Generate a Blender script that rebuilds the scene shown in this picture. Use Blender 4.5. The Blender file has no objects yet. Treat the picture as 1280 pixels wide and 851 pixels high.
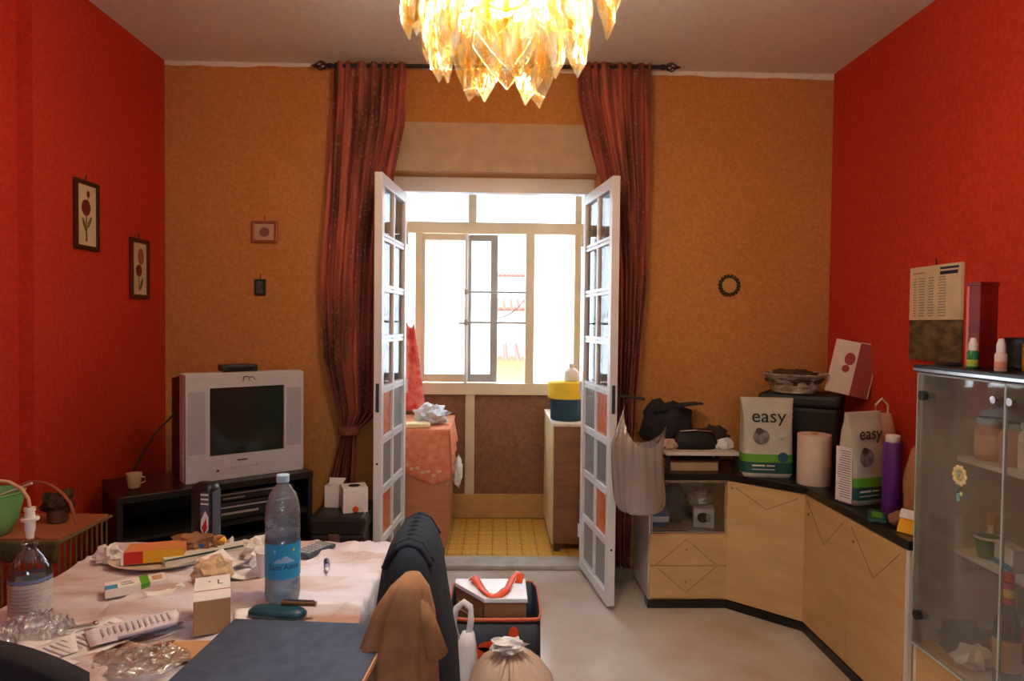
import bpy, math, random
from mathutils import Vector, Matrix, noise as mn
PI = math.pi
R = math.radians
SC = bpy.context.scene
COL = SC.collection
random.seed(7)

# ------------------------------------------------------------------ camera, world, exposure
cam_d = bpy.data.cameras.new('camera')
cam_d.sensor_width = 36.0
cam_d.lens = 840.0 / 1280.0 * 36.0
cam_d.clip_start = 0.02
cam_d.clip_end = 400
cam = bpy.data.objects.new('camera', cam_d)
COL.objects.link(cam)
cam.location = (0, 0, 1.52)
cam.rotation_euler = (R(90 - 1.472), R(-0.6065), R(-1.466))
SC.camera = cam

world = bpy.data.worlds.new('overcast_sky')
SC.world = world
world.use_nodes = True
bg = world.node_tree.nodes['Background']
bg.inputs[0].default_value = (0.76, 0.89, 1.0, 1)
bg.inputs[1].default_value = 10.0

SC.view_settings.view_transform = 'Standard'
SC.view_settings.look = 'None'
SC.view_settings.exposure = 0.35
SC.view_settings.gamma = 1.0
SC.view_settings.use_curve_mapping = False
BULB = 620.0

# ------------------------------------------------------------------ materials
def lin(c):
    r = []
    for v in c[:3]:
        v /= 255.0
        r.append(v / 12.92 if v <= 0.04045 else ((v + 0.055) / 1.055) ** 2.4)
    return (r[0], r[1], r[2], 1)

MATS = {}
def mat(name, c, rough=0.6, c2=None, scale=8.0, stretch=(1, 1, 1), detail=4, metal=0.0, bump=0.0, bscale=40.0,
        lo=0.35, hi=0.65, spec=0.5, alpha=None, sheen=0.0):
    """plain principled surface; c2 gives it a noise-mixed second colour"""
    if name in MATS:
        return MATS[name]
    m = bpy.data.materials.new(name)
    m.use_nodes = True
    nt = m.node_tree
    b = nt.nodes['Principled BSDF']
    b.inputs['Roughness'].default_value = rough
    b.inputs['Metallic'].default_value = metal
    b.inputs['Specular IOR Level'].default_value = spec
    b.inputs['Base Color'].default_value = lin(c)
    tc = nt.nodes.new('ShaderNodeTexCoord')
    mp = nt.nodes.new('ShaderNodeMapping')
    mp.inputs['Scale'].default_value = stretch
    nt.links.new(tc.outputs['Object'], mp.inputs[0])
    if c2 is None:
        c2 = [v * 0.93 for v in c]
    n = nt.nodes.new('ShaderNodeTexNoise')
    n.inputs['Scale'].default_value = scale
    n.inputs['Detail'].default_value = detail
    nt.links.new(mp.outputs[0], n.inputs['Vector'])
    rp = nt.nodes.new('ShaderNodeValToRGB')
    rp.color_ramp.elements[0].position = lo
    rp.color_ramp.elements[1].position = hi
    rp.color_ramp.elements[0].color = lin(c)
    rp.color_ramp.elements[1].color = lin(c2)
    nt.links.new(n.outputs[0], rp.inputs[0])
    nt.links.new(rp.outputs[0], b.inputs['Base Color'])
    if bump:
        n2 = nt.nodes.new('ShaderNodeTexNoise')
        n2.inputs['Scale'].default_value = bscale
        n2.inputs['Detail'].default_value = 3
        nt.links.new(mp.outputs[0], n2.inputs['Vector'])
        bp = nt.nodes.new('ShaderNodeBump')
        bp.inputs['Strength'].default_value = bump
        bp.inputs['Distance'].default_value = 0.01
        nt.links.new(n2.outputs[0], bp.inputs['Height'])
        nt.links.new(bp.outputs[0], b.inputs['Normal'])
    if alpha is not None:
        b.inputs['Alpha'].default_value = alpha
    MATS[name] = m
    return m

def thin(name, tint, gloss=0.12, rough=0.03, trans=None, tfac=0.0, bump=0.0, bscale=30.0, blend=0.25, solid=None, sfac=0.0):
    """thin glass or plastic film: tinted see-through + mirror by facing + optional milky / solid share"""
    if name in MATS:
        return MATS[name]
    m = bpy.data.materials.new(name)
    m.use_nodes = True
    nt = m.node_tree
    nt.nodes.remove(nt.nodes['Principled BSDF'])
    out = nt.nodes['Material Output']
    t = nt.nodes.new('ShaderNodeBsdfTransparent')
    t.inputs[0].default_value = lin(tint)
    sh = t.outputs[0]
    nrm = None
    if bump:
        tc = nt.nodes.new('ShaderNodeTexCoord')
        n2 = nt.nodes.new('ShaderNodeTexNoise')
        n2.inputs['Scale'].default_value = bscale
        nt.links.new(tc.outputs['Object'], n2.inputs['Vector'])
        bpn = nt.nodes.new('ShaderNodeBump')
        bpn.inputs['Strength'].default_value = bump
        bpn.inputs['Distance'].default_value = 0.01
        nt.links.new(n2.outputs[0], bpn.inputs['Height'])
        nrm = bpn.outputs[0]
    def mix(fac, a, b_):
        x = nt.nodes.new('ShaderNodeMixShader')
        if isinstance(fac, float):
            x.inputs[0].default_value = fac
        else:
            nt.links.new(fac, x.inputs[0])
        nt.links.new(a, x.inputs[1])
        nt.links.new(b_, x.inputs[2])
        return x.outputs[0]
    if tfac:
        tr = nt.nodes.new('ShaderNodeBsdfTranslucent')
        tr.inputs[0].default_value = lin(trans or tint)
        if nrm: nt.links.new(nrm, tr.inputs['Normal'])
        sh = mix(tfac, sh, tr.outputs[0])
    if sfac:
        df = nt.nodes.new('ShaderNodeBsdfDiffuse')
        df.inputs[0].default_value = lin(solid or tint)
        if nrm: nt.links.new(nrm, df.inputs['Normal'])
        sh = mix(sfac, sh, df.outputs[0])
    g = nt.nodes.new('ShaderNodeBsdfGlossy')
    g.inputs['Roughness'].default_value = rough
    if nrm: nt.links.new(nrm, g.inputs['Normal'])
    lw = nt.nodes.new('ShaderNodeLayerWeight')
    lw.inputs[0].default_value = blend
    if nrm: nt.links.new(nrm, lw.inputs['Normal'])
    ml = nt.nodes.new('ShaderNodeMath')
    ml.operation = 'MULTIPLY_ADD'
    ml.inputs[1].default_value = 1.0 - gloss
    ml.inputs[2].default_value = gloss * 0.4
    ml.use_clamp = True
    nt.links.new(lw.outputs['Fresnel'], ml.inputs[0])
    sh = mix(ml.outputs[0], sh, g.outputs[0])
    nt.links.new(sh, out.inputs[0])
    MATS[name] = m
    return m

def emit(name, c, s):
    m = bpy.data.materials.new(name)
    m.use_nodes = True
    nt = m.node_tree
    nt.nodes.remove(nt.nodes['Principled BSDF'])
    e = nt.nodes.new('ShaderNodeEmission')
    e.inputs[0].default_value = c
    e.inputs[1].default_value = s
    nt.links.new(e.outputs[0], nt.nodes['Material Output'].inputs[0])
    return m

OCHRE = mat('ochre_plaster', (198, 138, 74), 0.85, (184, 124, 66), 45, detail=9, bump=0.25, bscale=90)
REDW = mat('red_plaster', (200, 56, 30), 0.8, (184, 42, 22), 45, detail=9, bump=0.25, bscale=90)
CEIL = mat('ceiling_paint', (230, 226, 222), 0.9, (222, 217, 213), 30, detail=6)
LINTEL = mat('lintel_plaster', (196, 172, 142), 0.85, (182, 160, 132), 12, bump=0.2, bscale=90)
WHITEAL = mat('white_aluminium', (226, 230, 232), 0.35, (218, 222, 226), 3)
CREAMAL = mat('cream_aluminium', (224, 210, 182), 0.45, (210, 196, 168), 4)
GREYAL = mat('grey_aluminium', (170, 172, 172), 0.45)
CLEAR = thin('clear_glass', (250, 252, 252), 0.10, 0.01)
FROST = thin('frosted_glass', (250, 252, 255), 0.05, 0.2, (250, 252, 255), 0.85)
GREYP = thin('grey_textured_glass', (206, 214, 216), 0.15, 0.25, (206, 214, 218), 0.55, bump=0.3, bscale=60, solid=(196, 202, 204), sfac=0.4)
ORANGEP = mat('orange_marbled_pane', (196, 84, 48), 0.35, (214, 128, 84), 22, detail=6)
MARBLE = mat('floor_marble', (208, 202, 194), 0.16, (184, 164, 142), 2.2, detail=7, lo=0.38, hi=0.7)
STEPM = mat('threshold_marble', (206, 204, 200), 0.3, (180, 176, 170), 9)
YELTILE = mat('yellow_tile', (236, 188, 84), 0.4, (206, 150, 56), 30, stretch=(1, 2.2, 1))
GROUT = mat('tile_grout', (176, 140, 80), 0.8)
PANELBR = mat('brown_textured_panel', (150, 104, 78), 0.6, (128, 86, 64), 40, bump=0.3, bscale=120)
TANW = mat('tan_paint', (206, 164, 98), 0.7, (190, 148, 86), 8)
VWHITE = mat('veranda_white', (230, 226, 216), 0.8)
CREAM = mat('cream_laminate', (214, 178, 122), 0.45, (202, 164, 108), 3, stretch=(1, 1, 6), detail=6)
WHITEL = mat('white_laminate', (226, 220, 210), 0.5)
BLACK = mat('black_lacquer', (22, 22, 22), 0.3, (14, 14, 15), 6)
BLACKM = mat('black_matte', (24, 25, 27), 0.6, (16, 17, 18), 10)
BLACKP = mat('black_plastic', (30, 31, 32), 0.45)
DGREY = mat('dark_grey_cloth', (48, 50, 54), 0.85, (34, 36, 40), 14)
SILVER = mat('silver_plastic', (188, 190, 194), 0.38, (180, 182, 187), 30)
SILV2 = mat('silver_speaker_mesh', (168, 170, 175), 0.55, (150, 152, 158), 200)
CHROME = mat('chrome', (205, 205, 205), 0.2, metal=1.0)
BRASS = mat('brass', (190, 150, 70), 0.3, metal=1.0)
SCREEN = mat('crt_glass', (30, 44, 42), 0.08, (26, 38, 36), 3)
IRON = mat('black_iron', (26, 24, 24), 0.45)
WHITEP = mat('white_paper', (236, 234, 236), 0.7)
WHITEPL = mat('white_plastic', (234, 234, 232), 0.4)
TANCARD = mat('tan_cardboard', (196, 154, 112), 0.8, (184, 142, 100), 14)
BROWNC = mat('brown_card', (150, 102, 70), 0.75, (134, 90, 62), 14)
BLUE = mat('sky_blue_label', (42, 152, 206), 0.45, (34, 140, 198), 10)
NAVYT = mat('navy_print', (28, 44, 92), 0.6)
TEAL = mat('dark_teal_leather', (14, 66, 84), 0.4)
GREEN = mat('green_print', (96, 170, 40), 0.5)
DGREEN = mat('dark_green_print', (22, 82, 70), 0.5)
YELLOW = mat('yellow_print', (236, 180, 30), 0.5)
REDP = mat('red_print', (206, 38, 30), 0.5)
ORANGER = mat('orange_ribbon', (236, 86, 36), 0.5)
PURPLE = mat('purple_plastic', (94, 34, 128), 0.35)
MAROON = mat('dark_maroon', (88, 36, 34), 0.7)
WOODD = mat('dark_wood', (86, 54, 34), 0.5, (66, 40, 26), 5, stretch=(1, 1, 8))
WOODM = mat('brown_wood_veneer', (150, 100, 62), 0.5, (128, 84, 52), 4, stretch=(1, 1, 7))
PEACH = mat('peach_wood', (206, 140, 96), 0.55, (194, 128, 86), 4, stretch=(1, 1, 6))
TERRA = mat('terracotta_tile', (132, 72, 52), 0.8, (112, 58, 42), 3)
HOUSEW = mat('pale_house_wall', (170, 164, 156), 0.9)
HOUSEO = mat('apricot_house_wall', (176, 118, 80), 0.9)
FILM = thin('clear_plastic_film', (250, 251, 253), 0.35, 0.12, (240, 242, 248), 0.15, bump=0.9, bscale=45, blend=0.45, solid=(236, 238, 244), sfac=0.15)
CARRIER = thin('white_carrier_film', (250, 246, 243), 0.25, 0.18, (240, 230, 224), 0.16, bump=0.9, bscale=22, blend=0.45, solid=(244, 238, 234), sfac=0.26)

# ------------------------------------------------------------------ mesh builder
class MB:
    def __init__(s):
        s.v = []; s.f = []
    def add(s, vs, fs):
        o = len(s.v)
        s.v += [tuple(p) for p in vs]
        s.f += [tuple(i + o for i in f) for f in fs]
        return s
    def bx(s, x0, x1, y0, y1, z0, z1):
        return s.add([(x0, y0, z0), (x1, y0, z0), (x1, y1, z0), (x0, y1, z0), (x0, y0, z1), (x1, y0, z1), (x1, y1, z1), (x0, y1, z1)],
                     [(0, 3, 2, 1), (4, 5, 6, 7), (0, 1, 5, 4), (1, 2, 6, 5), (2, 3, 7, 6), (3, 0, 4, 7)])
    def box(s, c, d):
        return s.bx(c[0] - d[0] / 2, c[0] + d[0] / 2, c[1] - d[1] / 2, c[1] + d[1] / 2, c[2] - d[2] / 2, c[2] + d[2] / 2)
    def prism(s, poly, z0, z1):
        n = len(poly)
        vs = [(x, y, z0) for x, y in poly] + [(x, y, z1) for x, y in poly]
        fs = [tuple(range(n - 1, -1, -1)), tuple(range(n, 2 * n))] + [(i, (i + 1) % n, n + (i + 1) % n, n + i) for i in range(n)]
        return s.add(vs, fs)
    def loft(s, rings, cap0=True, cap1=True):
        n = len(rings[0]); o = []
        fs = []
        for k in range(len(rings) - 1):
            for i in range(n):
                fs.append((k * n + i, k * n + (i + 1) % n, (k + 1) * n + (i + 1) % n, (k + 1) * n + i))
        if cap0: fs.append(tuple(range(n - 1, -1, -1)))
        if cap1: fs.append(tuple((len(rings) - 1) * n + i for i in range(n)))
        return s.add([p for r in rings for p in r], fs)
    def lathe(s, prof, n=28, c=(0, 0, 0), cap0=True, cap1=True):
        return s.loft([[(c[0] + r * math.cos(2 * PI * i / n), c[1] + r * math.sin(2 * PI * i / n), c[2] + z) for i in range(n)] for r, z in prof], cap0, cap1)
    def tube(s, path, r, n=8, cap=True):
        P = [Vector(p) for p in path]; rings = []
        up = Vector((0, 0, 1))
        for i, p in enumerate(P):
            t = (P[min(i + 1, len(P) - 1)] - P[max(i - 1, 0)]).normalized()
            a = t.cross(up)
            if a.length < 1e-3: a = t.cross(Vector((1, 0, 0)))
            a.normalize(); b = t.cross(a).normalized()
            rr = r[i] if isinstance(r, (list, tuple)) else r
            rings.append([tuple(p + a * rr * math.cos(2 * PI * k / n) + b * rr * math.sin(2 * PI * k / n)) for k in range(n)])
        return s.loft(rings, cap, cap)
    def ribbon(s, path, w, t=0.002):
        """flat strip: path of (point, side-vector)"""
        rings = []
        for p, sd in path:
            p = Vector(p); sd = Vector(sd).normalized() * w / 2
            rings.append((p - sd, p + sd))
        vs = [tuple(q) for r in rings for q in r]
        fs = [(2 * i, 2 * i + 1, 2 * i + 3, 2 * i + 2) for i in range(len(rings) - 1)]
        return s.add(vs, fs)
    def sheet(s, nu, nv, fn):
        vs = [tuple(fn(i / nu, j / nv)) for j in range(nv + 1) for i in range(nu + 1)]
        fs = [(j * (nu + 1) + i, j * (nu + 1) + i + 1, (j + 1) * (nu + 1) + i + 1, (j + 1) * (nu + 1) + i) for j in range(nv) for i in range(nu)]
        return s.add(vs, fs)
    def ball(s, c, r, n=16, amp=0.0, fr=3.0, seed=0, squash=None):
        """lumpy sphere; r is a radius triple"""
        rings = []
        m = n // 2
        for k in range(1, m):
            ph = PI * k / m - PI / 2; ring = []
            for i in range(n):
                th = 2 * PI * i / n
                d = Vector((math.cos(ph) * math.cos(th), math.cos(ph) * math.sin(th), math.sin(ph)))
                q = 1 + amp * mn.noise(d * fr + Vector((seed * 3.1, seed * 1.7, 0)))
                z = c[2] + d.z * r[2] * q
                if squash is not None: z = max(z, squash)
                ring.append((c[0] + d.x * r[0] * q, c[1] + d.y * r[1] * q, z))
            rings.append(ring)
        s.loft(rings)
        return s
    def rot(s, M):
        s.v = [tuple(M @ Vector(p)) for p in s.v]
        return s
    def build(s, name, m, parent=None, smooth=None, bevel=0.0, solid=0.0, loc=None, rz=0.0):
        me = bpy.data.meshes.new(name)
        me.from_pydata(s.v, [], s.f)
        me.materials.append(m)
        o = bpy.data.objects.new(name, me)
        COL.objects.link(o)
        if smooth is not None:
            me.polygons.foreach_set('use_smooth', [True] * len(me.polygons))
            if smooth < 179: me.set_sharp_from_angle(angle=R(smooth))
        if parent is not None: o.parent = parent
        if loc is not None: o.location = loc
        o.rotation_euler[2] = rz
        if solid:
            d = o.modifiers.new('thickness', 'SOLIDIFY'); d.thickness = solid; d.offset = 0
        if bevel:
            d = o.modifiers.new('bevel', 'BEVEL'); d.width = bevel; d.segments = 2; d.limit_method = 'ANGLE'; d.angle_limit = R(40)
        return o

def ring(cx, cy, z, rx, ry, n=28, e=2.0, wr=0.0, fr=2.0, seed=0.0, tilt=(0, 0)):
    out = []
    for i in range(n):
        t = 2 * PI * i / n
        c, s_ = math.cos(t), math.sin(t)
        x = math.copysign(abs(c) ** (2 / e), c); y = math.copysign(abs(s_) ** (2 / e), s_)
        k = 1.0
        if wr: k += wr * mn.noise(Vector((c * fr, s_ * fr, z * 3 + seed)))
        out.append((cx + x * rx * k, cy + y * ry * k, z + tilt[0] * x * rx + tilt[1] * y * ry))
    return out

def tag(o, label=None, cat=None, group=None, kind=None):
    if label: o['label'] = label
    if cat: o['category'] = cat
    if group: o['group'] = group
    if kind: o['kind'] = kind
    return o

def thing(name, label, cat, loc=(0, 0, 0), rz=0.0, group=None, kind=None):
    o = bpy.data.objects.new(name, None)
    o.empty_display_size = 0.05
    COL.objects.link(o)
    o.location = loc
    o.rotation_euler[2] = rz
    return tag(o, label, cat, group, kind)

def copy_part(o, loc, parent=None, rot=None):
    c = o.copy()
    COL.objects.link(c)
    c.parent = parent if parent is not None else o.parent
    c.location = loc
    if rot is not None: c.rotation_euler = rot
    return c

def struct(o, label=None):
    return tag(o, label, kind='structure')

def textmesh(txt, size, thick=0.0004):
    cu = bpy.data.curves.new('text', 'FONT')
    cu.body = txt; cu.size = size; cu.align_x = 'CENTER'; cu.align_y = 'CENTER'; cu.extrude = thick; cu.resolution_u = 3
    o = bpy.data.objects.new('text', cu)
    me = bpy.data.meshes.new_from_object(o)
    b = MB()
    b.add([tuple(v.co) for v in me.vertices], [tuple(p.vertices) for p in me.polygons])
    bpy.data.objects.remove(o); bpy.data.meshes.remove(me); bpy.data.curves.remove(cu)
    return b

UPRIGHT = Matrix.Rotation(R(90), 4, 'X')          # text/flat print from XY into the XZ plane, facing -Y

# ------------------------------------------------------------------ the room
XL, XR, YB, H = -1.911, 1.985, 3.95, 3.007
XLN, YS, YN = -1.975, 2.84, -1.6
DX0, DX1, DZ = -0.62, 0.60, 2.40

struct(MB().bx(XLN - .2, XR + .2, YN, 4.28, -0.1, 0).build('floor', MARBLE))
struct(MB().bx(XLN - .2, XR + .2, YN, 4.27, H, H + 0.15).build('ceiling', CEIL))
w = MB()
w.bx(XL - .2, DX0, YB, 4.27, 0, H).bx(DX1, XR + .2, YB, 4.27, 0, H).bx(DX0, DX1, YB, 4.27, DZ, H)
wall_back = struct(w.build('wall_back', OCHRE))
struct(MB().bx(XL - .2, XL, YS, YB, 0, H).bx(XLN - .2, XLN, YN, YS, 0, H).build('wall_left', REDW))
struct(MB().bx(XR, XR + .2, YN, YB, 0, H).build('wall_right', REDW))
NX0, NX1, NZ0, NZ1 = -.30, .60, 1.15, 2.1  # unseen window opening, added to let fill daylight in from behind
struct(MB().bx(XLN - .2, NX0, YN - .2, YN, 0, H).bx(NX1, XR + .2, YN - .2, YN, 0, H).bx(NX0, NX1, YN - .2, YN, 0, NZ0).bx(NX0, NX1, YN - .2, YN, NZ1, H).build('wall_near', OCHRE))
nw = struct(thing('fill_window', 'white framed window added behind the viewpoint for fill light', None, (0, YN - .1, 0)))
for x0, x1, z0, z1 in ((NX0, NX0 + .06, NZ0, NZ1), (NX1 - .06, NX1, NZ0, NZ1), (.12, .18, NZ0, NZ1), (NX0, NX1, NZ0, NZ0 + .06), (NX0, NX1, NZ1 - .06, NZ1)):
    MB().bx(x0, x1, -.03, .03, z0, z1).build('frame_bar', WHITEAL, nw)
for x0, x1 in ((NX0 + .06, .12), (.18, NX1 - .06)):
    MB().bx(x0, x1, -.003, .003, NZ0 + .06, NZ1 - .06).build('pane', CLEAR, nw)

# white paint line where ceiling paint runs down on the ochre wall, wavy lower edge
def band(u, v):
    x = XL + 0.001 + u * (XR - XL - .002)
    low = 0.022 + 0.030 * max(0, (u - .55)) + 0.008 * mn.noise(Vector((u * 30, 0, 0))) + 0.012 * mn.noise(Vector((u * 7, 5, 0)))
    return (x, YB - 0.002, H - 0.001 - v * max(low, .012))
struct(MB().sheet(160, 1, band).build('trim_1', CEIL, solid=0.003))
struct(MB().bx(-.60, .585, YB - 0.014, YB - 0.0005, DZ, 2.68).build('trim_2', LINTEL, bevel=.003))
for k, (x0, x1) in enumerate(((XL, DX0 - .02), (DX1 + .02, .835))):
    struct(MB().bx(x0, x1, YB - 0.013, YB - .0005, 0, 0.075).build('baseboard_back' + ('' if k == 0 else '_door'), mat('grey_baseboard', (150, 132, 110), .5), bevel=.003))
struct(MB().bx(XL + .0005, XL + .013, YS + .01, YB - .02, 0, .075).build('baseboard_left', MATS['grey_baseboard'], bevel=.003))

# threshold and veranda shell
struct(MB().bx(DX0, DX1, 4.10, 4.275, 0.0, 0.028).build('threshold', STEPM, bevel=.006))
VY, VX = 5.23, 1.5
struct(MB().bx(-VX, VX, 4.28, VY + .1, -0.1, -0.006).build('veranda_floor', GROUT))
struct(MB().bx(-VX - .1, VX + .1, 4.27, VY + .12, 2.62, 2.72).build('veranda_ceiling', VWHITE))
struct(MB().bx(-VX - .1, -VX, 4.27, VY + .1, 0, 2.62).build('wall_veranda_left', VWHITE))
struct(MB().bx(VX, VX + .1, 4.27, VY + .1, 0, 2.62).build('wall_veranda_right', VWHITE))
vf = bpy.data.objects['veranda_floor']
t0 = MB().bx(-.047, .047, -.047, .047, -.006, 0.001).build('tile', YELTILE, vf, bevel=.002)
first = True
for j in range(9):
    for i in range(16):
        p = (-.75 + .1 * i, 4.335 + .1 * j, 0)
        if first:
            t0.location = p; first = False
        else:
            copy_part(t0, p)

# ------------------------------------------------------------------ door frame and two door leaves
fr = struct(thing('door_frame', 'white aluminium frame lining the balcony doorway', None, (0, 4.13, 0)))
MB().bx(DX0, DX0 + .05, -.03, .05, .028, DZ - .09).build('jamb', WHITEAL, fr, bevel=.004)
MB().bx(DX1 - .05, DX1, -.03, .05, .028, DZ - .09).build('jamb', WHITEAL, fr, bevel=.004)
MB().bx(DX0, DX1, -.03, .05, DZ - .09, DZ).build('head', WHITEAL, fr, bevel=.004)

LW, LH, LT = 0.60, 2.262, 0.042
def leaf(n, label, hinge, rz, s):
    d = struct(thing('door_%d' % n, label, None, hinge, rz))
    x0, x1 = (0, LT) if s > 0 else (-LT, 0)
    for y0, y1 in ((-.05, 0), (-LW, -LW + .05)):
        MB().bx(x0, x1, y0, y1, 0, LH).build('stile', WHITEAL, d, bevel=.003)
    xa, xb = x0 + .006, x1 - .006
    MB().bx(xa, xb, -LW / 2 - .014, -LW / 2 + .014, .05, LH - .05).build('mullion', WHITEAL, d, bevel=.003)
    rows = 8
    zs = [0.055 + (LH - .11) * k / rows for k in range(rows + 1)]
    for k, z in enumerate(zs):
        if k in (0, rows):
            a, b = (0, .06) if k == 0 else (LH - .06, LH)
            MB().bx(x0, x1, -LW + .05, -.05, a, b).build('rail', WHITEAL, d, bevel=.003)
        else:
            m = MB().bx(xa, xb, -LW + .05, -.05, z - .019, z - .003).bx(xa, xb, -LW + .05, -.05, z + .003, z + .019).bx(xa + .006, xb - .006, -LW + .05, -.05, z - .003, z + .003)
            m.build('rail', WHITEAL, d)
    for k in range(rows):
        za, zb = zs[k] + .015, zs[k + 1] - .015
        r = rows - 1 - k
        for c, (ya, yb) in enumerate(((-LW + .045, -LW / 2 - .01), (-LW / 2 + .01, -.045))):
            m = CLEAR if r < 4 else (ORANGEP if (c == 0 and r in (4, 6)) else GREYP)
            MB().bx((x0 + x1) / 2 - .003, (x0 + x1) / 2 + .003, ya, yb, za, zb).build('pane', m, d)
    ye = -LW
    for z in (LH - .75 - .35, .75, .30):
        MB().tube([((x0 + x1) / 2, ye - .002, z), ((x0 + x1) / 2, ye + .004, z)], .006, 10).build('screw', IRON, d)
    MB().bx((x0 + x1) / 2 - .009, (x0 + x1) / 2 + .009, ye - .003, ye + .003, 1.02, 1.17).build('lock_plate', mat('lock_steel', (70, 96, 110), .35, metal=.6), d, bevel=.001)
    for z in (.22, 1.1, 2.0):
        MB().tube([(0, .008, z - .04), (0, .008, z + .04)], .008, 10).build('hinge', WHITEAL, d, 60)
    return d
dl = leaf(1, 'white glazed balcony door leaf standing open beside the tied curtain', (-.536, 4.09, .03), R(-4.6), -1)
dr = leaf(2, 'white glazed balcony door leaf with the plastic bag hung behind it', (.532, 4.09, .03), R(7.0), 1)
hd = MB().bx(LT, LT + .012, -LW + .012, -LW + .04, 1.0, 1.17).tube([(LT + .006, -LW + .026, 1.11), (LT + .04, -LW + .026, 1.11), (LT + .05, -LW + .022, 1.11), (LT + .15, -LW + .0, 1.098)], .008, 10)
hd.build('handle', IRON, dr, 40)

# ------------------------------------------------------------------ veranda window wall
win = struct(thing('window_1', 'cream framed veranda window with sliding frosted sashes', None, (0, VY, 0)))
def wbar(name, x0, x1, z0, z1, m=CREAMAL, y0=-.03, y1=.04, bev=.004):
    return MB().bx(x0, x1, y0, y1, z0, z1).build(name, m, win, bevel=bev)
wbar('rail', -VX, VX, 2.56, 2.62)
wbar('rail', -VX, VX, 2.21, 2.295)
wbar('rail', -VX, VX, .965, 1.055, y0=-.05)
for x0, x1 in ((-.615, -.56), (.235, .303), (.615, .665), (-VX, -VX + .05), (VX - .05, VX)):
    wbar('post', x0, x1, 1.055, 2.21)
for x0, x1 in ((-.21, -.148), (.615, .665), (-.95, -.89)):
    wbar('transom_post', x0, x1, 2.295, 2.56)
def pane(x0, x1, z0, z1, m=FROST, y=.005):
    return MB().bx(x0, x1, y - .003, y + .003, z0, z1).build('pane', m, win)
pane(-VX + .05, -.95, 2.295, 2.56); pane(-.89, -.21, 2.295, 2.56); pane(-.148, .615, 2.295, 2.56); pane(.665, VX - .05, 2.295, 2.56)
pane(-VX + .05, -.615, 1.055, 2.21); pane(.303, .615, 1.055, 2.21); pane(.665, VX - .05, 1.055, 2.21)
def sash(x0, x1, y, m, st, label):
    s = MB().bx(x0, x0 + st, y - .012, y + .012, 1.06, 2.205).bx(x1 - st, x1, y - .012, y + .012, 1.06, 2.205)
    s.bx(x0 + st, x1 - st, y - .012, y + .012, 1.06, 1.12).bx(x0 + st, x1 - st, y - .012, y + .012, 2.155, 2.205)
    o = s.build('sash', m, win, bevel=.003)
    MB().bx(x0 + st, x1 - st, y - .003, y + .003, 1.12, 2.155).build('pane', FROST, o)
sash(-.56, -.205, -.012, CREAMAL, .02, 'a')
sash(-.24, .02, .018, GREYAL, .055, 'b')
# security bars
for z in (1.757, 1.523):
    MB().tube([(-.222, -.045, z), (.236, -.045, z)], .008, 8).build('guard_bar', GREYAL, win, 60)
MB().tube([(-.222, -.048, 1.055), (-.222, -.048, 2.21)], .011, 8).build('guard_bar', WHITEAL, win, 60)
MB().bx(-.236, -.208, -.065, -.035, 1.50, 1.545).build('latch', GREYAL, win, bevel=.003)
MB().tube([(-.28, -.06, 1.515), (-.19, -.06, 1.515)], .007, 8).build('latch_handle', GREYAL, win, 60)
MB().bx(-.236, -.208, -.06, -.035, 1.74, 1.775).build('latch', GREYAL, win, bevel=.003)
MB().tube([(-.21 + .44 * i / 14, .03, 1.70 - .14 * (1 - (i / 7 - 1) ** 2)) for i in range(15)], .003, 6).build('cable', BLACKP, win, 60)
# lower panels
wl = MB().bx(-VX, VX, VY + .005, VY + .08, 0, .965).build('wall_veranda_front', PANELBR)
struct(wl)
for x0, x1 in ((-.222, -.15), (-VX, -VX + .06), (.93, 1.0), (VX - .06, VX)):
    MB().bx(x0, x1, VY - .03, VY + .004, .185, .965).build('post', CREAMAL, wl, bevel=.004)
MB().bx(-VX, VX, VY - .03, VY + .004, 0, .185).build('skirting', TANW, wl, bevel=.004)

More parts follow.
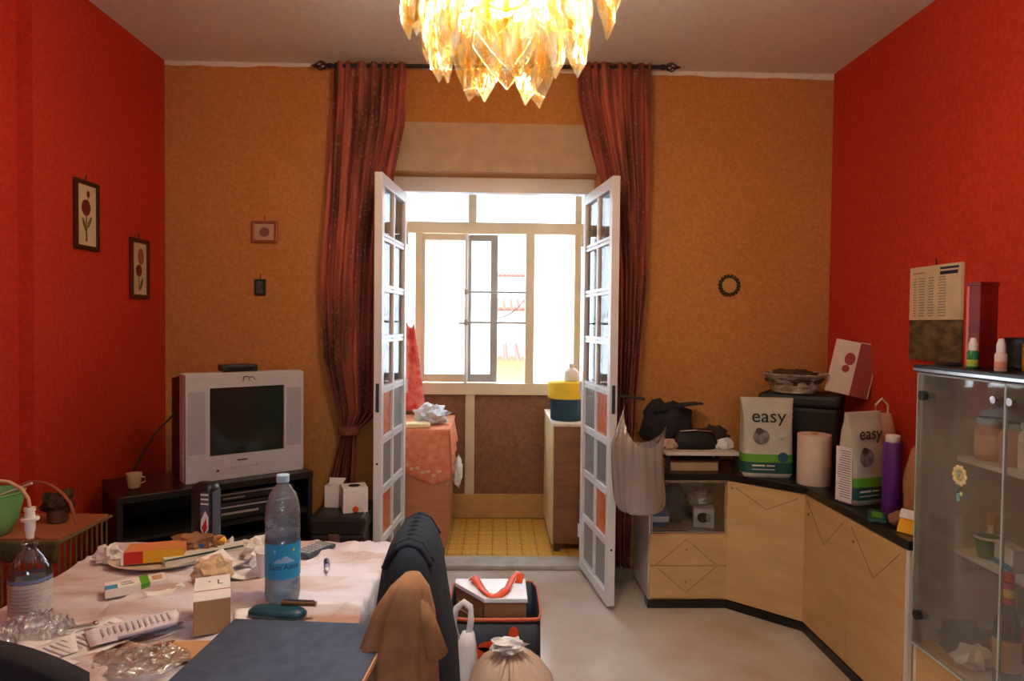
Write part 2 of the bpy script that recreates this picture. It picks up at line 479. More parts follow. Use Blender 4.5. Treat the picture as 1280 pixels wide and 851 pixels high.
# ------------------------------------------------------------------ what lies outside
struct(MB().bx(-60, 60, 6.2, 120, -9.2, -9).build('ground', mat('street', (180, 172, 160), .9)))
def house(label, x0, x1, y, zb, ze, m, wins, roof=True, depth=7, rise=1.0):
    h = thing('house', label, 'building', (0, y, -9))
    MB().bx(x0, x1, 0, depth, 0, ze + 9).build('wall', m, h)
    for (a, b, c, d) in wins:
        wd = MB().bx(a, b, -.06, .02, c + 9, d + 9).build('window', mat('house_window_frame', (150, 170, 186), .5), h)
        MB().bx(a + .08, (a + b) / 2 - .04, -.07, -.05, c + 9.08, d + 9 - .08).bx((a + b) / 2 + .04, b - .08, -.07, -.05, c + 9.08, d + 9 - .08).build('pane', mat('house_glass', (120, 150, 178), .2), wd)
    if roof:
        MB().add([(x0 - .3, -.5, ze + 9), (x1 + .3, -.5, ze + 9), (x1 + .3, depth / 2, ze + 9 + rise), (x0 - .3, depth / 2, ze + 9 + rise),
                  (x0 - .3, depth + .3, ze + 9 + .1), (x1 + .3, depth + .3, ze + 9 + .1)], [(0, 1, 2, 3), (3, 2, 5, 4), (0, 4, 5, 1), (1, 5, 2), (0, 3, 4)]).build('roof', TERRA, h)
        n = int((x1 - x0 + .4) / .26)
        L = math.hypot(depth / 2 + .5, rise)
        tl = None
        a = math.atan2(rise, depth / 2 + .5)
        for i in range(min(n, 90)):
            p = (x0 - .2 + .26 * i, -.55, ze + 9 + .0)
            if tl is None:
                tb = MB()
                tb.loft([[(.1 * math.cos(PI * q / 6), yy, .1 * math.sin(PI * q / 6)) for q in range(7)] for yy in (0, L)], False, False)
                tb.f = [f for f in tb.f if not (6 in [v % 7 for v in f] and 0 in [v % 7 for v in f])]
                tb.f.append(tuple(range(6, -1, -1)))
                tl = tb.build('roof_tile', TERRA, h, 60); tl.location = p; tl.rotation_euler = (a, 0, 0)
            else:
                copy_part(tl, p)
    return h
house('nearer apricot house with a tiled eave seen through the open sash', -1.5, 4.5, 15, -9, .72, HOUSEO, [], depth=5, rise=.28)
house('pale house with a tiled roof above the apricot one', -3.5, 6, 24, -9, 1.98, HOUSEW, [], depth=5, rise=.5)
house('far pale apartment house with small blue windows at the top', -6, 9, 40, -9, 4.3, HOUSEW, [(.5, 1.1, 2.7, 3.9), (1.3, 1.9, 2.5, 3.5), (3.4, 4.2, 2.9, 4.0)], depth=5, rise=.45)

# ------------------------------------------------------------------ veranda furniture
d = thing('low_dresser', 'peach wooden dresser on the veranda draped with an orange cloth', 'dresser', (-.305, 4.36, 0))
MB().bx(-.75, 0, 0, .72, .05, .80).build('body', PEACH, d, bevel=.004)
MB().bx(-.76, .012, -.012, .73, .80, .82).build('top', PEACH, d, bevel=.004)
MB().bx(-.37, -.365, -.003, 0, .08, .78).build('door_gap', BROWNC, d)
for x in (-.72, -.03):
    for y in (.03, .69):
        MB().bx(x - .02, x + .02, y - .02, y + .02, 0, .05).build('foot', WOODD, d)
CLOTHO = mat('orange_embroidered_cloth', (226, 122, 84), .85, (236, 152, 112), 26)
def drape(u, v):
    # over the front edge of the dresser, pointed hem, then over the side
    x = -.70 + u * .72
    hem = .12 + .24 * (1 - abs(u - .86) / .86)
    if v < .4:
        return (x, 4.36 + .30 * (1 - v / .4) - .014, .824)
    t = (v - .4) / .6
    return (x, 4.36 - .016 - .008 * math.sin(u * 26) * t, .824 - t * hem)
cl = MB().sheet(48, 20, lambda u, v: (drape(u, v)[0] - .305, drape(u, v)[1], drape(u, v)[2])).build('embroidered_cloth', CLOTHO, None, 180, solid=.003)
tag(cl, 'orange embroidered cloth with pointed hem hanging over the peach dresser', 'cloth')
def sidecloth(u, v):
    y = 4.37 + u * .5
    return (-.288 + .02 * v + .012 * math.sin(u * 22) * v, y, .826 - v * (.30 - .16 * u))
MB().sheet(24, 10, sidecloth).build('side_fall', CLOTHO, cl, 180, solid=.003)
emb = MB()
for i in range(17):
    u = .12 + .84 * i / 17
    x = -.70 + u * .72 - .305
    hem = .12 + .24 * (1 - abs(u - .86) / .86)
    emb.box((x, 4.337, .824 - hem * .80 + .008 * (-1) ** i), (.026, .006, .016))
emb.build('embroidery', mat('embroidery_thread', (244, 206, 170), .8), cl)
pb = MB().ball((0, 0, .05), (.11, .12, .075), 22, .55, 3.2, 3, squash=0.0).build('crumpled_paper', mat('grey_newsprint', (210, 214, 220), .8, (190, 196, 206), 20), None, loc=(-.43, 4.62, .83))
tag(pb, 'crumpled grey white paper bundle on the dresser cloth', 'paper')
bk = MB().bx(-.08, .08, -.06, .06, 0, .026).build('paper_pad', mat('pale_yellow_paper', (240, 228, 170), .7), None, loc=(-.50, 4.45, .829), rz=.1, bevel=.003)
tag(bk, 'pale yellow paper pad lying on the dresser front edge', 'notepad')
rg = MB().sheet(24, 24, lambda u, v: (-.68 + (.08 + .09 * v) * u, 5.03 + .018 * math.sin(u * 11 + v * 2), 1.50 - .66 * v + .02 * math.sin(u * 7)))
tag(rg.build('hanging_towel', mat('pink_red_towel', (214, 74, 84), .9, (236, 150, 140), 16), None, 180, solid=.006), 'pink red towel hanging by the veranda window', 'towel')
wg = MB().ball((0, 0, .1), (.035, .06, .10), 16, .5, 3, 8).build('small_white_rag', WHITEP, None, loc=(-.245, 4.60, .40))
tag(wg, 'small white rag stuffed beside the peach dresser', 'rag')

c = thing('tall_cabinet', 'brown veneer cabinet with cream side on the veranda', 'cabinet', (.40, 4.42, 0))
MB().bx(0, .62, 0, .72, .06, .84).build('body', WOODM, c, bevel=.003)
MB().bx(-.012, -.001, -.004, .72, .06, .84).build('side_panel', mat('cream_veneer', (232, 210, 158), .5), c, bevel=.002)
MB().bx(-.014, .63, -.012, .73, .84, .862).build('top', mat('pale_top', (232, 222, 200), .5), c, bevel=.003)
for x in (.03, .58):
    for y in (.04, .68):
        MB().bx(x - .02, x + .02, y - .02, y + .02, 0, .06).build('foot', WOODD, c)
t = thing('cylinder_tub', 'dark blue tub with a yellow cloth over its rim', 'tub', (.50, 4.60, .862))
MB().lathe([(.105, 0), (.112, .01), (.118, .24), (.122, .245), (.115, .247)], 28).build('body', mat('petrol_plastic', (24, 74, 98), .4), t, 40)
MB().loft([ring(0, 0, z, r, r, 32, 2, .05, 3, 2) for z, r in ((.15, .127), (.2, .128), (.25, .13), (.262, .12), (.264, .02))], False, True).build('cloth_cover', mat('yellow_cloth', (240, 210, 60), .8), t, 60)
t = thing('white_jug', 'white plastic bottle standing on the yellow covered tub', 'bottle', (.53, 4.60, 1.128))
MB().lathe([(.045, 0), (.05, .01), (.05, .06), (.035, .08), (.016, .09), (.016, .1)], 20).build('body', WHITEPL, t, 40)
MB().lathe([(.019, .1), (.019, .118)], 16).build('cap', WHITEPL, t, 40)

# ------------------------------------------------------------------ curtains and rod
rod = thing('curtain_rod', 'black iron curtain rod with twisted cage finials', 'curtain rod', (0, 3.84, 2.955))
MB().tube([(-.93, 0, 0), (.93, 0, .03)], .011, 10).build('pole', IRON, rod, 60)
for sx, z in ((-1, 0), (1, .03)):
    m = MB()
    m.tube([(sx * .93, 0, z), (sx * .955, 0, z)], .015, 10)
    for k in range(5):
        a = 2 * PI * k / 5
        m.tube([(sx * (.955 + .07 * q / 8), .024 * math.sin(PI * q / 8) * math.cos(a + q * .25), z + .024 * math.sin(PI * q / 8) * math.sin(a + q * .25)) for q in range(9)], .004, 6)
    m.tube([(sx * 1.02, 0, z), (sx * 1.045, 0, z)], [.012, .002], 8)
    m.build('finial', IRON, rod, 60)
    MB().tube([(sx * .88, .0, z), (sx * .88, .11, z)], .008, 8).build('bracket', IRON, rod, 60)

def curtain_mat():
    m = bpy.data.materials.new('sheer_maroon_curtain')
    m.use_nodes = True
    nt = m.node_tree
    b = nt.nodes['Principled BSDF']
    b.inputs['Roughness'].default_value = .75
    uv = nt.nodes.new('ShaderNodeUVMap')
    mp = nt.nodes.new('ShaderNodeMapping'); mp.inputs['Scale'].default_value = (5, 2.6, 1)
    nt.links.new(uv.outputs[0], mp.inputs[0])
    n = nt.nodes.new('ShaderNodeTexNoise'); n.inputs['Scale'].default_value = 1.6; n.inputs['Detail'].default_value = 3
    nt.links.new(mp.outputs[0], n.inputs['Vector'])
    rp = nt.nodes.new('ShaderNodeValToRGB')
    e = rp.color_ramp.elements
    e[0].position = .36; e[0].color = lin((112, 70, 64)); e[1].position = .64; e[1].color = lin((220, 128, 104))
    k = e.new(.5); k.color = lin((166, 94, 86))
    nt.links.new(n.outputs[0], rp.inputs[0])
    n2 = nt.nodes.new('ShaderNodeTexNoise'); n2.inputs['Scale'].default_value = 60; n2.inputs['Detail'].default_value = 5
    tc = nt.nodes.new('ShaderNodeTexCoord'); nt.links.new(tc.outputs['Object'], n2.inputs['Vector'])
    r2 = nt.nodes.new('ShaderNodeValToRGB'); r2.color_ramp.elements[0].position = .58; r2.color_ramp.elements[1].position = .7
    nt.links.new(n2.outputs[0], r2.inputs[0])
    mx = nt.nodes.new('ShaderNodeMix'); mx.data_type = 'RGBA'
    mx.inputs[7].default_value = lin((226, 150, 128))
    ml = nt.nodes.new('ShaderNodeMath'); ml.operation = 'MULTIPLY'; ml.inputs[1].default_value = .8
    nt.links.new(r2.outputs[0], ml.inputs[0]); nt.links.new(ml.outputs[0], mx.inputs[0])
    nt.links.new(rp.outputs[0], mx.inputs[6]); nt.links.new(mx.outputs[2], b.inputs['Base Color'])
    tr = nt.nodes.new('ShaderNodeBsdfTranslucent'); nt.links.new(mx.outputs[2], tr.inputs[0])
    ms = nt.nodes.new('ShaderNodeMixShader'); ms.inputs[0].default_value = .35
    nt.links.new(b.outputs[0], ms.inputs[1]); nt.links.new(tr.outputs[0], ms.inputs[2])
    tp = nt.nodes.new('ShaderNodeBsdfTransparent')
    m2 = nt.nodes.new('ShaderNodeMixShader'); m2.inputs[0].default_value = .16
    nt.links.new(ms.outputs[0], m2.inputs[1]); nt.links.new(tp.outputs[0], m2.inputs[2])
    nt.links.new(m2.outputs[0], nt.nodes['Material Output'].inputs[0])
    return m
CURT = curtain_mat()
def interp(tab, z):
    for (z1, a1), (z0, a0) in zip(tab, tab[1:]):
        if z0 <= z <= z1:
            t = (z - z0) / (z1 - z0); t = t * t * (3 - 2 * t) if False else t
            return a0 + (a1 - a0) * t
    return tab[0][1] if z > tab[0][0] else tab[-1][1]
def curtain(name, label, left, right, folds, seed, y0=3.83):
    nu, nv = 96, 90
    zt, zb = left[0][0], left[-1][0]
    m = MB()
    def fn(u, v):
        z = zt + (zb - zt) * v
        a, b = interp(left, z), interp(right, z)
        wdt = b - a
        am = min(.026, .011 + .018 * (1 - wdt / .5))
        uu = u + .085 * mn.noise(Vector((u * 4, v * 2.2, seed)))
        y = y0 + am * math.sin(2 * PI * folds * uu + seed) + .010 * mn.noise(Vector((u * 6, v * 5, seed + 4)))
        return (a + wdt * u, y, z)
    m.sheet(nu, nv, fn)
    o = m.build(name, CURT, None, 180, solid=.002)
    uvl = o.data.uv_layers.new(name='UVMap')
    for p in o.data.polygons:
        for li in p.loop_indices:
            vi = o.data.loops[li].vertex_index
            uvl.data[li].uv = ((vi % (nu + 1)) / nu + seed, (vi // (nu + 1)) / nv)
    return tag(o, label, 'curtain', 'sheer maroon curtains')
c1 = curtain('curtain', 'sheer maroon curtain tied back beside the television corner',
             [(2.975, -.915), (2.65, -.93), (2.2, -.955), (1.75, -.985), (1.3, -.965), (1.07, -.91), (.90, -.862), (.72, -.91), (.52, -.965), (.35, -.995), (.12, -1.01)],
             [(2.975, -.505), (2.65, -.515), (2.36, -.575), (2.0, -.615), (1.5, -.635), (1.15, -.645), (1.0, -.665), (.93, -.74), (.89, -.785), (.72, -.79), (.5, -.80), (.3, -.815), (.12, -.825)], 7, 1.3)
MB().loft([ring(-.823, 3.83, z, .052 + k, .05 + k, 24, 2.4) for z, k in ((.875, 0), (.885, .006), (.915, .006), (.925, 0))]).build('tie_band', CURT, c1, 60)
curtain('curtain', 'sheer maroon curtain hanging behind the opened door leaf by the plastic bag',
        [(3.0, .435), (2.8, .455), (2.5, .535), (2.3, .60), (1.8, .65), (1.2, .68), (.12, .69)],
        [(3.0, .868), (2.5, .872), (1.8, .862), (1.4, .835), (1.1, .81), (.6, .80), (.12, .79)], 7, 4.1)

# ------------------------------------------------------------------ chandelier
ch = thing('chandelier', 'tiered amber glass petal chandelier with lit bulbs', 'chandelier', (.02, 1.76, H))
GLS = bpy.data.materials.new('amber_glass')
def amber():
    m = GLS; m.use_nodes = True
    nt = m.node_tree
    nt.nodes.remove(nt.nodes['Principled BSDF'])
    tc = nt.nodes.new('ShaderNodeTexCoord')
    mp = nt.nodes.new('ShaderNodeMapping'); mp.inputs['Scale'].default_value = (38, 30, 7)
    nt.links.new(tc.outputs['Object'], mp.inputs[0])
    n = nt.nodes.new('ShaderNodeTexNoise'); n.inputs['Scale'].default_value = 1.5; n.inputs['Detail'].default_value = 2
    nt.links.new(mp.outputs[0], n.inputs['Vector'])
    rp = nt.nodes.new('ShaderNodeValToRGB')
    rp.color_ramp.elements[0].position = .4; rp.color_ramp.elements[0].color = lin((255, 253, 242))
    rp.color_ramp.elements[1].position = .62; rp.color_ramp.elements[1].color = lin((252, 214, 130))
    nt.links.new(n.outputs[0], rp.inputs[0])
    bp = nt.nodes.new('ShaderNodeBump'); bp.inputs['Strength'].default_value = .6; bp.inputs['Distance'].default_value = .01
    nt.links.new(n.outputs[0], bp.inputs['Height'])
    t = nt.nodes.new('ShaderNodeBsdfTransparent'); nt.links.new(rp.outputs[0], t.inputs[0])
    tr = nt.nodes.new('ShaderNodeBsdfTranslucent'); nt.links.new(rp.outputs[0], tr.inputs[0]); nt.links.new(bp.outputs[0], tr.inputs['Normal'])
    g = nt.nodes.new('ShaderNodeBsdfGlossy'); g.inputs['Roughness'].default_value = .08; nt.links.new(bp.outputs[0], g.inputs['Normal'])
    lw = nt.nodes.new('ShaderNodeLayerWeight'); lw.inputs[0].default_value = .35; nt.links.new(bp.outputs[0], lw.inputs['Normal'])
    a = nt.nodes.new('ShaderNodeMixShader'); a.inputs[0].default_value = .025
    nt.links.new(t.outputs[0], a.inputs[1]); nt.links.new(tr.outputs[0], a.inputs[2])
    ml = nt.nodes.new('ShaderNodeMath'); ml.operation = 'MULTIPLY'; ml.inputs[1].default_value = .55
    nt.links.new(lw.outputs['Fresnel'], ml.inputs[0])
    b = nt.nodes.new('ShaderNodeMixShader')
    nt.links.new(ml.outputs[0], b.inputs[0]); nt.links.new(a.outputs[0], b.inputs[1]); nt.links.new(g.outputs[0], b.inputs[2])
    nt.links.new(b.outputs[0], nt.nodes['Material Output'].inputs[0])
amber()
MB().lathe([(.06, 0), (.058, -.02), (.03, -.045), (.012, -.05)], 24).build('ceiling_cup', BRASS, ch, 50)
MB().tube([(0, 0, -.05), (0, 0, -.68)], .009, 10).build('stem', BRASS, ch, 60)
tiers = [(.235, -.44, 10, 8), (.205, -.525, 9, 7), (.155, -.59, 7, 5), (.105, -.632, 5, 4), (.045, -.655, 3, 2)]
pet = MB()
# kite petal, hangs from its top edge, outward bulge towards -y
o_, i_ = [], []
ol = [(-.046, 0), (.046, 0), (.062, -.06), (.070, -.125), (.038, -.185), (0, -.24), (-.038, -.185), (-.070, -.125), (-.062, -.06)]
def bulge(x, z): return -.034 * math.sin(min(1, -z / .235) * PI * .8) * (1 - abs(x) / .09)
vs = [(x, bulge(x * 1.2, z) * .5, z) for x, z in ol] + [(0, bulge(0, z) - .006, z) for z in (-.02, -.09, -.15, -.2)]
fs = [(0, 1, 9), (1, 2, 9), (2, 10, 9), (2, 3, 10), (3, 11, 10), (3, 4, 11), (4, 12, 11), (4, 5, 12), (5, 6, 12), (6, 11, 12), (6, 7, 11), (7, 10, 11), (7, 8, 10), (8, 9, 10), (8, 0, 9)]
pet.add(vs, fs)
p0 = None
for ti, (r, z, n, tilt) in enumerate(tiers):
    MB().tube([(r * math.cos(2 * PI * k / 32), r * math.sin(2 * PI * k / 32), z) for k in range(33)], .005, 6).build('ring', BRASS, ch, 60)
    for k in range(4):
        a = 2 * PI * k / 4
        MB().tube([(0, 0, z + .01), (r * math.cos(a), r * math.sin(a), z)], .004, 6).build('spoke', BRASS, ch, 60)
    for k in range(n):
        a = 2 * PI * (k + .5 * (ti % 2) + .2) / n
        rot = (R(-tilt + random.uniform(-3, 3)), R(random.uniform(-5, 5)), a + PI / 2)
        loc = ((r + .008) * math.cos(a), (r + .008) * math.sin(a), z + random.uniform(-.012, .012))
        if p0 is None:
            p0 = pet.build('petal', GLS, ch, 25, solid=.005); p0.location = loc; p0.rotation_euler = rot
        else:
            cp_ = copy_part(p0, loc, ch, rot)
            if ti > 1: cp_.scale = (1.18, 1.1, 1.05)
BE = emit('lit_bulb', (1.0, .97, .93, 1), BULB)
b0 = None
for k in range(5):
    a = 2 * PI * k / 5 + .3
    rr = .09
    MB().lathe([(.012, .03), (.014, .075)], 12, (rr * math.cos(a), rr * math.sin(a), -.62)).build('bulb_socket', BRASS, ch, 50)
    MB().ball((rr * math.cos(a), rr * math.sin(a), -.62), (.026, .026, .034), 14).build('bulb', BE, ch, 180)

# ------------------------------------------------------------------ pictures and wall ornaments
def picture(label, loc, rz, w, h, fw, fm, pm, art, nail=True, cat='picture'):
    t = thing('framed_picture', label, cat, loc, rz)     # local: hangs in XZ plane, faces -Y, centre at origin
    m = MB()
    m.bx(-w / 2, -w / 2 + fw, -.016, 0, -h / 2, h / 2).bx(w / 2 - fw, w / 2, -.016, 0, -h / 2, h / 2)
    m.bx(-w / 2 + fw, w / 2 - fw, -.016, 0, -h / 2, -h / 2 + fw).bx(-w / 2 + fw, w / 2 - fw, -.016, 0, h / 2 - fw, h / 2)
    m.build('frame', fm, t, bevel=.003)
    pp = MB().bx(-w / 2 + fw, w / 2 - fw, -.007, -.002, -h / 2 + fw, h / 2 - fw).build('print', pm, t)
    for nm, (verts, mm) in art:
        MB().prism(verts, 0, .0012).rot(Matrix.Translation((0, -.007, 0)) @ UPRIGHT).build(nm, mm, pp)
    if nail:
        MB().tube([(0, -.004, h / 2), (0, -.006, h / 2 + .03)], .0025, 6).build('hook', IRON, t)
    return t
def disc(cx, cy, rx, ry, n=14, a=0):
    return [(cx + rx * math.cos(2 * PI * i / n) * math.cos(a) - ry * math.sin(2 * PI * i / n) * math.sin(a), cy + rx * math.cos(2 * PI * i / n) * math.sin(a) + ry * math.sin(2 * PI * i / n) * math.cos(a)) for i in range(n)]
REDF = mat('dark_red_flower_ink', (112, 26, 22), .7); STEM = mat('olive_ink', (112, 104, 62), .7); PINKI = mat('dusty_pink_ink', (164, 88, 84), .7)
IVORY = mat('ivory_print', (222, 206, 176), .6); DFRAME = mat('dark_brown_frame', (62, 24, 16), .5); 
art1 = [('flower', (disc(-.005, .035, .034, .038), REDF)), ('bud', (disc(.012, .10, .012, .016), REDF)), ('stem', ([(-.006, 0), (.0, 0), (.004, -.12), (-.008, -.12)], STEM)),
        ('stem', ([(.012, .09), (.015, .09), (.006, .05), (.002, .05)], STEM)), ('leaf', (disc(-.018, -.045, .008, .035, a=.4), STEM)), ('leaf', (disc(.022, -.03, .008, .032, a=-.5), STEM))]
picture('larger dark framed picture of a red flower on the red wall', (XL + .001, 3.19, 2.0), PI / 2, .185, .32, .020, DFRAME, IVORY, art1)
art2 = [('flower', (disc(.012, .065, .030, .045), PINKI)), ('flower', (disc(-.008, -.01, .030, .032), REDF)), ('stem', ([(-.01, -.04), (-.004, -.04), (.0, -.12), (-.008, -.12)], STEM)), ('leaf', (disc(.018, -.08, .010, .035, a=-.4), STEM))]
picture('narrower dark framed flower picture nearer the corner of the red wall', (XL + .001, 3.655, 1.79), PI / 2, .185, .32, .022, mat('maroon_frame', (84, 18, 14), .5), IVORY, art2)
picture('small gold framed pinkish print on the ochre wall', (-1.339, YB - .001, 2.033), 0, .150, .128, .017, mat('bronze_frame', (150, 100, 62), .35, metal=.5), mat('pale_pink_mount', (196, 164, 140), .6),
        [('figure', (disc(.0, .0, .030, .028, 8), mat('mauve_ink', (138, 92, 84), .7)))])
picture('tiny black framed picture below the gold framed one', (-1.362, YB - .001, 1.713), 0, .064, .094, .012, BLACKP, mat('grey_photo', (96, 104, 98), .4, (60, 64, 60), 40), [])
wr = thing('wall_wreath', 'small round sun shaped wreath ornament on the ochre wall', 'ornament', (1.382, YB - .001, 1.756))
MB().lathe([(.044, 0), (.044, .010), (.02, .014)], 24).rot(UPRIGHT).build('disc', mat('tan_disc', (196, 150, 84), .6), wr, 40)
lf = None
for k in range(18):
    a = 2 * PI * k / 18
    if lf is None:
        lf = MB().ball((0, -.010, 0), (.016, .006, .009), 8).build('leaf', mat('dark_olive_leaf', (62, 48, 20), .6), wr, 180)
        lf.location = (.055 * math.cos(a), 0, .055 * math.sin(a)); lf.rotation_euler = (0, -a + .7, 0)
    else:
        copy_part(lf, (.055 * math.cos(a), 0, .055 * math.sin(a)), wr, (0, -a + .7, 0))

cal = thing('wall_calendar', 'wall calendar with white date sheet over a dark photo', 'calendar', (XR - .002, 2.972, 1.80), -PI / 2)
# local: x along wall (towards the camera), faces -Y
MB().bx(-.176, .176, -.010, 0, -.43, -.245).build('photo', mat('dark_landscape_print', (66, 58, 44), .5, (120, 104, 78), 14, stretch=(1, 1, 2)), cal)
ds = MB().bx(-.176, .176, -.014, 0, -.245, 0).build('date_sheet', IVORY, cal, bevel=.001)
gl = MB()
for col, cx in enumerate((-.135, -.085, -.02, .055)):
    for k in range(15):
        wd = (.024, .05, .045, .06)[col] * (0.7 + .3 * random.random())
        gl.box((cx, -.0146, -.055 - .0122 * k), (wd, .001, .0042))
gl.build('date_lines', mat('grey_print', (150, 140, 136), .7), ds)
MB().bx(.04, .16, -.0152, -.014, -.022, -.012).bx(.04, .155, -.0152, -.014, -.045, -.030).build('heading', NAVYT, ds)
MB().bx(-.15, -.07, -.0152, -.014, -.032, -.026).build('heading', MATS['grey_print'], ds)
MB().tube([(.0, -.004, 0), (.0, -.008, .03)], .003, 6).build('nail', IRON, cal)

# ------------------------------------------------------------------ television corner
TA = math.atan2(.34, .44)
st = thing('television_stand', 'black television stand with an open shelf in the corner', 'tv stand', (-1.585, 2.86, 0), TA)
W_, D_ = .86, .42
MB().bx(0, W_, 0, D_, .735, .765).build('top', BLACK, st, bevel=.004)
MB().bx(0, .022, .01, D_ - .01, .03, .735).build('side_panel', BLACKM, st)
MB().bx(W_ - .022, W_, .01, D_ - .01, .03, .735).build('side_panel', BLACKM, st)
MB().bx(.022, W_ - .022, D_ - .02, D_ - .01, .03, .735).build('back_panel', BLACKM, st)
MB().bx(.022, W_ - .022, .02, D_ - .02, .56, .575).build('shelf', BLACKM, st)
MB().bx(.022, W_ - .022, .012, D_ - .02, .03, .06).build('bottom', BLACKM, st)
MB().bx(.03, W_ / 2 - .003, .0, .014, .065, .40).build('door', BLACK, st, bevel=.003)
MB().bx(W_ / 2 + .003, W_ - .03, .0, .014, .065, .40).build('door', BLACK, st, bevel=.003)
MB().bx(.022, W_ - .022, .02, D_ - .02, .40, .415).build('shelf', BLACKM, st)
for x in (.03, W_ - .06):
    for y in (.02, D_ - .05):
        MB().bx(x, x + .03, y, y + .03, 0, .03).build('foot', BLACKP, st)
def onstand(u, v, z):
    return (-1.585 + u * math.cos(TA) - v * math.sin(TA), 2.86 + u * math.sin(TA) + v * math.cos(TA), z)
def device(nm, label, cat, u, v, z, w, dd, h, lines):
    t = thing(nm, label, cat, onstand(u, v, z), TA)
    MB().bx(0, w, 0, dd, .006, h).build('case', BLACKP, t, bevel=.004)
    for (a, b, c_, d_) in lines:
        MB().bx(a, b, -.002, .001, c_, d_).build('trim_line', SILV2, t)
    for x in (.02, w - .04):
        MB().bx(x, x + .02, .03, dd - .03, 0, .006).build('foot', BLACKP, t)
device('video_recorder', 'black video recorder with silver trim on the stand shelf', 'video recorder', .40, .04, .575, .40, .26, .085, [(.02, .38, .062, .068), (.03, .2, .03, .04)])
device('dvd_player', 'flat dark player on top of the video recorder', 'dvd player', .42, .05, .66, .36, .24, .05, [(.01, .35, .036, .042), (.02, .12, .016, .022)])
device('satellite_receiver', 'dark satellite receiver on the lower stand shelf', 'receiver', .30, .05, .415, .42, .26, .07, [(.22, .36, .03, .042), (.03, .14, .02, .03)])

tv = thing('television', 'silver tube television with a dark screen', 'television', (-1.405, 3.09, .767), TA)
TW, TH = .553, .50
f = MB()
sx0, sx1, sz0, sz1 = .105, .455, .115, .435
f.bx(0, sx0, 0, .07, 0, TH).bx(sx1, TW, 0, .07, 0, TH).bx(sx0, sx1, 0, .07, 0, sz0).bx(sx0, sx1, 0, .07, sz1, TH)
f.build('bezel', SILVER, tv)
MB().bx(-.004, TW + .004, .012, .085, -.002, TH + .004).build('rim', mat('pale_silver', (198, 200, 202), .4), tv, bevel=.006).location = (0, .014, 0)
MB().sheet(16, 14, lambda u, v: (sx0 - .004 + (sx1 - sx0 + .008) * u, .006 + .012 * ((2 * u - 1) ** 2 + (2 * v - 1) ** 2) / 2, sz0 - .004 + (sz1 - sz0 + .008) * v)).build('screen', SCREEN, tv, 180)
for x in (.012, TW - .085):
    MB().bx(x, x + .073, -.002, .002, .13, .42).build('speaker_grille', SILV2, tv)
MB().loft([[(x0, y, z0), (x1, y, z0), (x1, y, z1), (x0, y, z1)] for x0, x1, z0, z1, y in ((0, TW, .006, TH - .006, .09), (-.002, TW + .002, .006, TH - .03, .25), (.05, TW - .05, .02, TH - .09, .36), (.11, TW - .11, .03, TH - .16, .42))]).build('back_housing', BLACKP, tv)
MB().bx(.23, .275, -.0015, .001, .082, .089).build('maker_badge', BLACKP, tv)
for k in range(7):
    MB().tube([(.20 + .02 * k, .001, .052), (.20 + .02 * k, -.003, .052)], .004 if k < 6 else .006, 8).build('button', SILV2, tv)
MB().tube([(.14, .001, .045), (.14, -.002, .045)], .006, 8).build('button', BLACKP, tv)
tm = MB()
tm.tube([(.255, -.002, .462), (.258, -.002, .484), (.282, -.002, .484)], .0022, 5).tube([(.285, -.002, .462), (.283, -.002, .478), (.30, -.002, .484), (.312, -.002, .466)], .0022, 5)
tm.build('scribbled_mark', BLACKP, tv)
dec = thing('set_top_box', 'small black decoder box on top of the silver television', 'decoder', onstand(.535, .15, 1.273), TA)
MB().prism([(-.085, -.05), (.085, -.05), (.075, .06), (-.075, .06)], 0, .034).build('case', BLACKP, dec, bevel=.008)
MB().bx(-.06, .06, -.052, -.049, .010, .018).build('display', SCREEN, dec)
cable = MB().tube([(-1.50, 3.25, 1.10), (-1.60, 3.20, .98), (-1.66, 3.15, .84), (-1.68, 3.14, .775)], .005, 8).build('power_cable', BLACKP, None, 60)
tag(cable, 'black power cable running down behind the silver television', 'cable')
cup = thing('small_cup', 'small beige cup on the dark end of the television stand', 'cup', onstand(.09, .16, .765))
MB().lathe([(.022, 0), (.026, .006), (.034, .065), (.031, .065), (.022, .008)], 20).build('cup_body', mat('beige_ceramic', (190, 164, 122), .5), cup, 40)
MB().tube([(.03, 0, .05), (.048, 0, .048), (.05, 0, .028), (.028, 0, .02)], .004, 6).build('handle', MATS['beige_ceramic'], cup, 60)

# ------------------------------------------------------------------ black case and white boxes by the door leaf
bs = thing('travel_case', 'black travel case on the floor below the tied curtain', 'case', (-.765, 3.50, 0))
MB().bx(-.145, .125, -.17, .17, .0, .46).build('body', BLACKM, bs, bevel=.015)
MB().bx(-.15, .13, -.175, .175, .46, .55).build('lid', BLACKP, bs, bevel=.02)
MB().bx(-.05, .01, -.182, -.172, .42, .47).build('clasp', CHROME, bs, bevel=.003)
MB().tube([(-.06, -.175, .33), (-.06, -.20, .335), (.04, -.20, .335), (.04, -.175, .33)], .007, 8).build('handle', BLACKP, bs, 60)
tb = thing('tissue_box', 'white box with a round dark opening on the black case', 'box', (-.715, 3.46, .551), R(18))
MB().bx(-.062, .062, -.062, .062, 0, .125).build('carton', WHITEP, tb, bevel=.002)
MB().lathe([(.03, .1256), (.03, .1265), (.022, .1268)], 20).build('opening', BLACKP, tb, 40)
MB().lathe([(.012, 0), (.016, .004), (.012, .008)], 12).rot(Matrix.Translation((.0, -.064, .02)) @ Matrix.Rotation(R(90), 4, 'X')).build('sticker', ORANGER, tb, 40)
MB().tube([(.04, -.066, .02), (.05, -.075, -.02), (.055, -.08, -.05)], .003, 6).build('cord', WHITEPL, tb, 60)
sb = thing('small_white_carton', 'smaller open white carton beside the round holed box', 'box', (-.835, 3.53, .551), R(-6))
